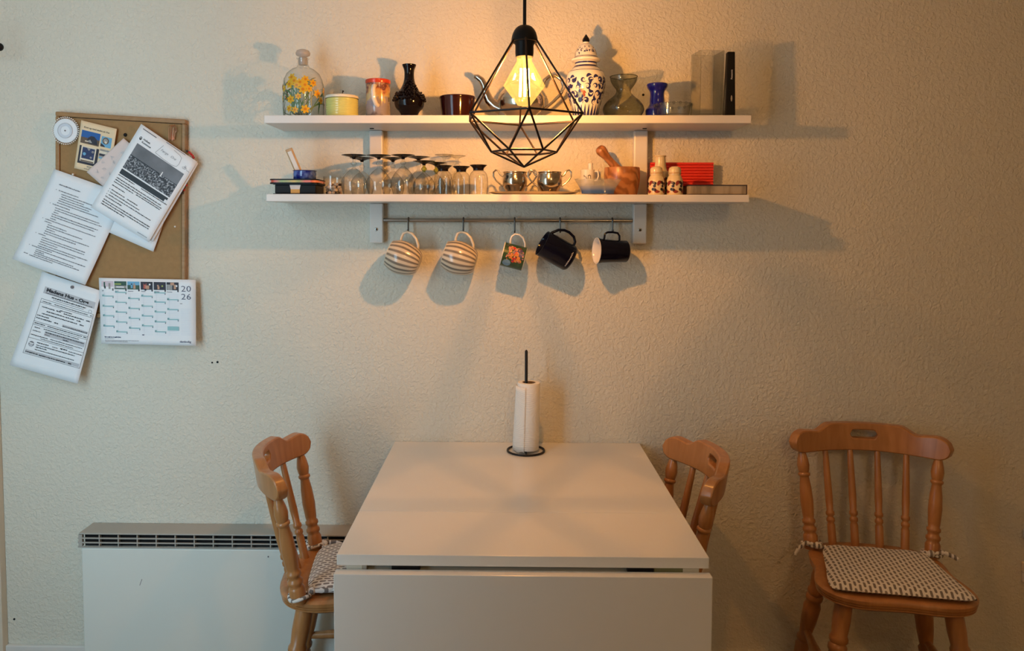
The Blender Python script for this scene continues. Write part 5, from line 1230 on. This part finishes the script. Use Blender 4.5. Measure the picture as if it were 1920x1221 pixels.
def bowl_glass():
    m, N, L, b = nodes_of('blue_fade_glass'); N.remove(b); out = N['Material Output']
    tc = N.new('ShaderNodeTexCoord'); sp = N.new('ShaderNodeSeparateXYZ'); L.new(tc.outputs['Object'], sp.inputs[0])
    mr = N.new('ShaderNodeMapRange'); mr.inputs['From Min'].default_value = .012; mr.inputs['From Max'].default_value = .034; L.new(sp.outputs['Z'], mr.inputs['Value'])
    mc = N.new('ShaderNodeMix'); mc.data_type = 'RGBA'; mc.inputs[6].default_value = (.05, .13, .36, 1); mc.inputs[7].default_value = (.50, .50, .46, 1); L.new(mr.outputs[0], mc.inputs[0])
    df = N.new('ShaderNodeBsdfPrincipled'); df.inputs['Roughness'].default_value = .12; L.new(mc.outputs[2], df.inputs['Base Color'])
    tr = N.new('ShaderNodeBsdfTransparent'); tr.inputs[0].default_value = (.86, .88, .90, 1)
    m2 = N.new('ShaderNodeMapRange'); m2.inputs['From Min'].default_value = .010; m2.inputs['From Max'].default_value = .036; m2.inputs['To Min'].default_value = .25; m2.inputs['To Max'].default_value = .72; L.new(sp.outputs['Z'], m2.inputs['Value'])
    ms = N.new('ShaderNodeMixShader'); L.new(m2.outputs[0], ms.inputs[0]); L.new(df.outputs[0], ms.inputs[1]); L.new(tr.outputs[0], ms.inputs[2]); L.new(ms.outputs[0], out.inputs[0]); return m
vs = []; fs = []; nn = 60; prf = [(30, 363.5), (31, 358), (35, 350), (40, 342), (44, 335.5)]
mb = MB(); rows_ = [(0, .0008)] + [(hw_ * k, max(.0008, z(py))) for hw_, py in prf]
for (r0, z0_) in rows_[1:]:
    for i in range(nn):
        a = 2 * PI * i / nn; sca = 1 + .02 * math.cos(12 * a) * (z0_ / rows_[-1][1]); vs.append((r0 * sca * math.cos(a), r0 * sca * math.sin(a) * .58, z0_ + .0018 * math.cos(12 * a) * (z0_ / rows_[-1][1]) ** 2))
for j in range(len(rows_) - 2):
    for i in range(nn): fs.append((j * nn + i, j * nn + (i + 1) % nn, (j + 1) * nn + (i + 1) % nn, (j + 1) * nn + i))
fs.append(tuple(reversed(range(nn)))); mb.add(vs, fs); mb.build('bowl_body', bowl_glass(), t, angle=80)
MT['olive'] = None
def olive():
    m, N, L, b = nodes_of('olive_wood'); b.inputs['Roughness'].default_value = .35; b.inputs['Coat Weight'].default_value = .2
    tc = N.new('ShaderNodeTexCoord'); mp = N.new('ShaderNodeMapping'); mp.inputs['Scale'].default_value = (1, 1.3, .8); mp.inputs['Rotation'].default_value = (.5, .9, .3); L.new(tc.outputs['Object'], mp.inputs[0])
    wv = N.new('ShaderNodeTexWave'); wv.inputs['Scale'].default_value = 13; wv.inputs['Distortion'].default_value = 13; wv.inputs['Detail'].default_value = 3; wv.inputs['Detail Scale'].default_value = 1.2; L.new(mp.outputs[0], wv.inputs['Vector'])
    rp = N.new('ShaderNodeValToRGB'); rp.color_ramp.elements[0].position = .1; rp.color_ramp.elements[1].position = .8; rp.color_ramp.elements[0].color = (.24, .085, .022, 1); rp.color_ramp.elements[1].color = (.42, .17, .055, 1)
    L.new(wv.outputs['Fac'], rp.inputs[0]); L.new(rp.outputs[0], b.inputs['Base Color']); return m
MT['olive'] = olive()
Y = -0.065; cxp = 1166; k = 1 / sc(Y); z = lambda py: Zp(cxp, py, Y) - ZLs
t = thing('mortar', 'turned olive wood mortar with swirling grain', 'mortar', LO(cxp, 340, Y))
MB().lathe([(0, 0), (24 * k, 0), (28 * k, .003), (31 * k, z(352)), (33 * k, z(340)), (33.3 * k, z(328)), (32.5 * k, z(316)), (32 * k, z(314.5)), (29 * k, z(314.5)), (28 * k, z(330)), (20 * k, z(348)), (0, z(353))], 44).build('mortar_body', MT['olive'], t, angle=50)
pt, pb_ = at(1127, 282, Y - .01), at(1168, 330, Y)
t = thing('pestle', 'olive wood pestle leaning out of the wooden mortar', 'pestle', pb_)
d = pt - pb_; ln = d.length; q_ = Vector((0, 0, 1)).rotation_difference(d.normalized()).to_matrix().to_4x4()
pr = smooth_prof([(.001, -.018), (.013, -.012), (.0175, .0), (.0175, .014), (.014, .03), (.0115, ln * .62), (.0125, ln * .78), (.0162, ln * .93), (.0165, ln * 1.02), (.011, ln * 1.11), (.001, ln * 1.135)], 4)
MB().lathe(pr, 28, 0, q_).build('pestle_body', MT['olive'], t, angle=80)

# ---- shakers and cruet
MT['cream'] = M('cream_stoneware', (0.66, 0.54, 0.33), 0.2, var=.04, coat=.3); MT['leaf_red'] = M('leaf_red', (0.22, 0.03, 0.02), .3); MT['berry'] = M('berry_blue', (0.012, 0.012, 0.022), .3)
def leaves(mb, fn, z0_, zs, n_, step):
    for j in range(n_):
        a = -step * n_ / 2 + step * j
        leafs(mb, fn, a, z0_ + zs * .52, .019, .6, 0); leafs(mb, fn, a + .006, z0_ + zs * .12, .018, 2.5, 0)
        for dx, dz in ((.013, .75), (.018, .68), (.012, .28), (.0175, .24), (.016, .5)): mb.disc2(a + dx, z0_ + zs * dz, .0046, fn, 1, 9)
def shaker(label, cxp, hw_):
    Y = -0.135; k = 1 / sc(Y); z = lambda py: Zp(cxp, py, Y) - ZLs
    t = thing('shaker', label, 'shaker', LO(cxp, 340, Y), 0, 'cream stoneware shakers')
    pr = [(hw_ * .88 * k, 0), (hw_ * .98 * k, .003), (hw_ * k, z(350)), (hw_ * .97 * k, z(340)), (hw_ * .86 * k, z(334)), (hw_ * .72 * k, z(329.5))]
    MB().lathe([(0, 0)] + smooth_prof(pr, 4), 36).build('body', MT['cream'], t, angle=70)
    MB().lathe([(hw_ * .70 * k, z(329.4)), (hw_ * .74 * k, z(327)), (hw_ * .74 * k, z(319)), (hw_ * .66 * k, z(315)), (hw_ * .4 * k, z(312.5)), (0, z(312))], 32).build('cap', MT['cream'], t, angle=50)
    MB().lathe([(hw_ * .742 * k, z(326)), (hw_ * .765 * k, z(325.4)), (hw_ * .765 * k, z(324.6)), (hw_ * .742 * k, z(324))], 32).build('cap_ring', MT['knife_w'], t)
    mb = MB(); leaves(mb, surf_map(smooth_prof(pr, 4), .0006), .005, z(336) - .005, 6, .026); mb.build('leaf_print', [MT['leaf_red'], MT['berry']], t, smooth=False, orient=False)
shaker('cream salt shaker with leaf print, left of the front two', 1230.5, 15.5); shaker('cream pepper shaker with leaf print, right of the front two', 1265, 15.5)
Y = -0.075; cxp = 1238; k = 1 / sc(Y); z = lambda py: Zp(cxp, py, Y) - ZLs
t = thing('cruet', 'cream bottle with leaf print and narrow neck behind the shakers', 'bottle', LO(cxp, 330, Y))
pr = smooth_prof([(19 * k, 0), (20 * k, .004), (20 * k, z(345)), (17.5 * k, z(328)), (12 * k, z(318)), (10 * k, z(308)), (9.3 * k, z(296)), (10.5 * k, z(293.5)), (10.6 * k, z(292))], 4)
MB().lathe([(0, 0)] + pr + [(8.5 * k, z(292)), (8 * k, z(310))], 32).build('body', MT['cream'], t, angle=70)
MB().tube([(-9 * k, -.003, z(294)), (-12 * k, -.004, z(292.5))], [.003, .0018], 8).build('spout_lip', MT['cream'], t)
mb = MB(); leaves(mb, surf_map(pr, .0006), .006, z(327) - .006, 6, .034); mb.build('leaf_print', [MT['leaf_red'], MT['berry']], t, smooth=False, orient=False)
# small dark red lidded thing beside the shaker
# ---- red ribbed mat
Y = -0.03; a, b = at(1219, 330, Y).x, at(1337, 330, Y).x; zt2 = Zp(1280, 304.5, Y) - ZLs
t = thing('red_ribbed_mat', 'bright red ribbed mat standing against the wall behind the shakers', 'mat', ((a + b) / 2, Y, ZLs)); w = (b - a) / 2
MT['red_mat'] = M('red_plastic', (0.86, 0.06, 0.045), 0.45)
MB().box(-w, w, .002, .006, 0, zt2).build('backing', MT['red_mat'], t, smooth=False)
nr = 12
for i in range(nr):
    z0_ = zt2 * i / nr; MB().tube([(-w, 0, z0_ + zt2 / nr / 2), (w, 0, z0_ + zt2 / nr / 2)], zt2 / nr / 2 * .93, 8).build('rib', MT['red_mat'], t)
# ---- flat patterned book
Y = -0.125; a, b = at(1284, 355, Y).x, at(1390, 355, Y).x; zt2 = Zp(1340, 347.5, Y - .03) - ZLs
t = thing('flat_book', 'thin closed book lying flat at the right end of the lower shelf', 'book', ((a + b) / 2, Y, ZLs)); w = (b - a) / 2
MT['book_page'] = sky_mat('book_pages', (0.20, 0.16, 0.11), (0.42, 0.34, 0.24), 26, .4, .6, (1, .2, .2)); MT['book_cover'] = M('book_cover', (0.035, 0.018, 0.022), .45)
MB().box(-w + .003, w - .002, -.055, .055, .0022, zt2 - .0022).build('pages', MT['book_page'], t, smooth=False)
MB().box(-w, w, -.058, .058, zt2 - .002, zt2).build('cover', MT['book_cover'], t, smooth=False); MB().box(-w, w, -.058, .058, 0, .002).build('cover', MT['book_cover'], t, smooth=False)
MB().box(w - .0018, w, -.058, .058, .0022, zt2 - .0022).build('spine', MT['book_cover'], t, smooth=False)

# ------------------------------------------------------------------ hanging mugs
def mug_frame(tilt_deg, toward):
    """axes for a mug hanging by its handle: Z = base -> rim (to the left), X = handle side (up)"""
    a = math.radians(tilt_deg)
    Zx = Vector((-math.cos(a) * math.cos(toward), -math.sin(toward), math.sin(a) * math.cos(toward))).normalized()
    up = Vector((math.sin(a), 0, math.cos(a))); Xx = (up - Zx * up.dot(Zx)).normalized(); Yx = Zx.cross(Xx)
    return Matrix((Xx, Yx, Zx)).transposed()
def hang_mug(name, label, cpx, cpy, Y, tilt, toward, L_, prof, handle, mats, group='mugs hanging from the rail', inner=None, hr=.0045):
    c_ = at(cpx, cpy, Y); R3 = mug_frame(tilt, toward)
    t = thing(name, label, 'mug', c_ - R3 @ Vector((0, 0, L_ / 2)), 0, group); t.rotation_mode = 'QUATERNION'; t.rotation_quaternion = R3.to_quaternion()
    MB().lathe([(0, 0)] + prof, 44).build('mug_body', mats[0], t, angle=60)
    ri = prof[-1][0]
    MB().lathe([(ri, prof[-1][1]), (ri + .0003, prof[-1][1] + .0012), (ri - .0015, prof[-1][1] + .0016), (ri - .003, prof[-1][1])] + [(max(.004, r_ - .0032), z_) for r_, z_ in reversed(prof[:-1]) if z_ > .006] + [(0, .006)], 44).build('inside', inner or mats[0], t, angle=60)
    MB().tube(handle, hr, 10).build('handle', mats[1], t, angle=80)
    return t
def stripes():
    m, N, L, b = nodes_of('chevron_stripe_glaze'); b.inputs['Roughness'].default_value = .18; b.inputs['Coat Weight'].default_value = .3
    tc = N.new('ShaderNodeTexCoord'); sp = N.new('ShaderNodeSeparateXYZ'); L.new(tc.outputs['Object'], sp.inputs[0]); q_ = NT(N, L)
    th = q_.m('ARCTAN2', sp.outputs['Y'], sp.outputs['X']); u = q_.m('MULTIPLY', th, 18 / (2 * PI)); fu = q_.m('SUBTRACT', q_.m('FRACT', u), .5); au = q_.m('ABSOLUTE', fu)
    ch = q_.m('FRACT', q_.m('ADD', q_.m('DIVIDE', sp.outputs['Z'], .0042), q_.m('MULTIPLY', au, 3.5)))
    mk_ = q_.m('MULTIPLY', q_.m('LESS_THAN', au, .23), q_.m('LESS_THAN', ch, .68))
    mx = N.new('ShaderNodeMix'); mx.data_type = 'RGBA'; mx.inputs[6].default_value = (.62, .54, .41, 1); mx.inputs[7].default_value = (.018, .012, .018, 1); L.new(mk_, mx.inputs[0]); L.new(mx.outputs[2], b.inputs['Base Color']); return m
MT['stripe'] = stripes(); MT['cream_glaze'] = M('cream_mug_glaze', (0.62, 0.56, 0.44), .2, coat=.3)
YM = -0.075; k = 1 / sc(YM)
def hdl(r0, z0_, r1, z1_, out, n_=10, sq=1.0):
    pts = []
    for i in range(n_ + 1):
        f = i / n_; a = PI * f
        pts.append((r0 + (r1 - r0) * f + out * math.sin(a) ** sq, 0, z0_ + (z1_ - z0_) * (0.5 - 0.5 * math.cos(a)) + 0))
    return pts
for j, (cpx, cpy, tl_, lab) in enumerate(((758, 485, 20, 'striped barrel mug on the leftmost hook of the rail'), (863, 485, 16, 'striped barrel mug on the second hook from the left'))):
    L_ = 60 * k
    pr = smooth_prof([(16 * k, 0), (21 * k, 2.5 * k), (27 * k, 12 * k), (31.5 * k, 28 * k), (32 * k, 40 * k), (29 * k, 52 * k), (25 * k, 60 * k)], 4)
    hang_mug('striped_mug', lab, cpx, cpy, YM, tl_, math.radians(-4), L_, pr, [(25.5 * k, 0, 12 * k), (32 * k, 0, 13.5 * k), (43 * k, 0, 22 * k), (49 * k, 0, 33 * k), (49 * k, 0, 42 * k), (44 * k, 0, 48 * k), (35 * k, 0, 49 * k), (28.5 * k, 0, 48 * k)], (MT['stripe'], MT['cream_glaze']), inner=MT['cream_glaze'], hr=.0043)
L_ = 44 * k
t = hang_mug('flower_mug', 'small mug printed with a bunch of flowers on the middle hook', 963, 481, YM, 14.5, 0.0, L_, [(20.5 * k, 0), (22.2 * k, 1.5 * k), (22.2 * k, L_)], [(21.5 * k, 0, 6 * k), (29 * k, 0, 7.5 * k), (38 * k, 0, 14 * k), (42 * k, 0, 22 * k), (41 * k, 0, 30 * k), (35 * k, 0, 35 * k), (28 * k, 0, 35.5 * k), (21.5 * k, 0, 34 * k)], (MT['white_glaze'], MT['white_glaze']), inner=MT['white_glaze'], hr=.003)
MT['fl_green'] = M('mug_green', (0.035, 0.075, 0.03), .25, var=.5, vscale=40); MT['fl_red'] = M('mug_red', (.50, .03, .02), .25); MT['fl_or'] = M('mug_orange', (.62, .22, .05), .25, var=.3, vscale=150); MT['fl_pink'] = M('mug_pink', (.60, .26, .18), .25, var=.3, vscale=150); MT['fl_vio'] = M('mug_violet', (.10, .07, .16), .25, var=.4, vscale=120); MT['fl_blue'] = M('mug_blue', (.16, .27, .36), .25, var=.3, vscale=50)
rg = 22.2 * k
def fm_(lift):   # front of the mug: angle where the outside faces the camera; a = up, z along the axis (to the left)
    def fn(a, zz):
        th = -PI / 2 + a / rg
        return Vector(((rg + lift) * math.cos(th), (rg + lift) * math.sin(th), zz))
    return fn
mb = MB(); f0, f1, f2 = fm_(.0004), fm_(.0009), fm_(.0014)
n_ = 30
for i in range(n_):
    a0 = -PI * rg + 2 * PI * rg * i / n_; a1 = -PI * rg + 2 * PI * rg * (i + 1) / n_
    mb.add([f0(a0, 1.8 * k), f0(a1, 1.8 * k), f0(a1, L_ - 1.2 * k), f0(a0, L_ - 1.2 * k)], [(0, 1, 2, 3)], 0)
r9 = random.Random(21)
def P2(u, v): return ((0.5 - v) * 2 * rg * 1.1, L_ * (1 - u))     # u left->right, v top->bottom in the picture
def blob(u, v, r_, m, fn): a_, z_ = P2(u, v); mb.disc2(a_, z_, r_, fn, m, 9)
blob(.26, .80, .013, 5, f1)
for u, v in ((.25, .18), (.34, .12), (.45, .14), (.30, .28), (.54, .20)): blob(u, v, .0055, 3, f1)
for u, v in ((.72, .22), (.80, .28), (.66, .30), (.78, .38), (.50, .32)): blob(u, v, .007, 4, f1)
for u, v in ((.30, .46), (.40, .44), (.62, .40), (.70, .52), (.62, .62), (.78, .62), (.36, .52)): blob(u, v, .0058, 2, f2)
for u, v in ((.48, .58), (.55, .56), (.50, .66), (.44, .16), (.58, .34)): blob(u, v, .005, 1, f2)
for i in range(60): blob(r9.uniform(.15, .9), r9.uniform(.06, .66), r9.uniform(.0012, .0028), r9.choice((1, 2, 3, 3, 4, 4, 0)), fm_(.0019))
mb.build('flower_picture', [MT['fl_green'], MT['fl_red'], MT['fl_or'], MT['fl_pink'], MT['fl_vio'], MT['fl_blue']], t, smooth=False, orient=False)
MT['navy'] = M('navy_glaze', (0.003, 0.0035, 0.012), .12, spec=0.3)
L_ = 62 * k
t = hang_mug('navy_mug', 'tilted dark navy mug with pale lettering near its base', 1044, 471, YM, 29, math.radians(9), L_, [(23 * k, 0), (25.5 * k, 4 * k), (25.5 * k, L_ * .7), (25 * k, L_)], [(25 * k, 0, 8 * k), (32 * k, 0, 9 * k), (39 * k, 0, 16 * k), (42 * k, 0, 28 * k), (41 * k, 0, 38 * k), (36 * k, 0, 48 * k), (24.5 * k, 0, 57 * k)], (MT['navy'], MT['navy']), inner=MT['navy'], hr=.0042)
mb = MB(); rg = 25.5 * k
for i in range(12):
    a0 = -.030 + .0045 * i; th = -PI / 2 + a0 / rg; th1 = -PI / 2 + (a0 + .0019) / rg
    z0_, z1_ = 7 * k, (7 + r9.uniform(1.6, 2.8)) * k; rr_ = rg + .0004
    mb.add([(rr_ * math.cos(th), rr_ * math.sin(th), z0_), (rr_ * math.cos(th1), rr_ * math.sin(th1), z0_), (rr_ * math.cos(th1), rr_ * math.sin(th1), z1_), (rr_ * math.cos(th), rr_ * math.sin(th), z1_)], [(0, 1, 2, 3)])
mb.build('lettering', MT['white_ink'], t, smooth=False, orient=False)
L_ = 59 * k
t = hang_mug('navy_white_mug', 'navy mug with white inside on the rightmost hook', 1147, 471, YM, 1.5, math.radians(13), L_, [(19 * k, 0), (20.5 * k, 2 * k), (21 * k, L_ * .5), (22.5 * k, L_ * .85), (24.5 * k, L_)], [(20.5 * k, 0, 15 * k), (29 * k, 0, 15.5 * k), (34 * k, 0, 19 * k), (35.5 * k, 0, 29 * k), (35 * k, 0, 39 * k), (32 * k, 0, 44 * k), (21 * k, 0, 45.5 * k)], (MT['navy'], MT['navy']), inner=MT['white_glaze'], hr=.0033)
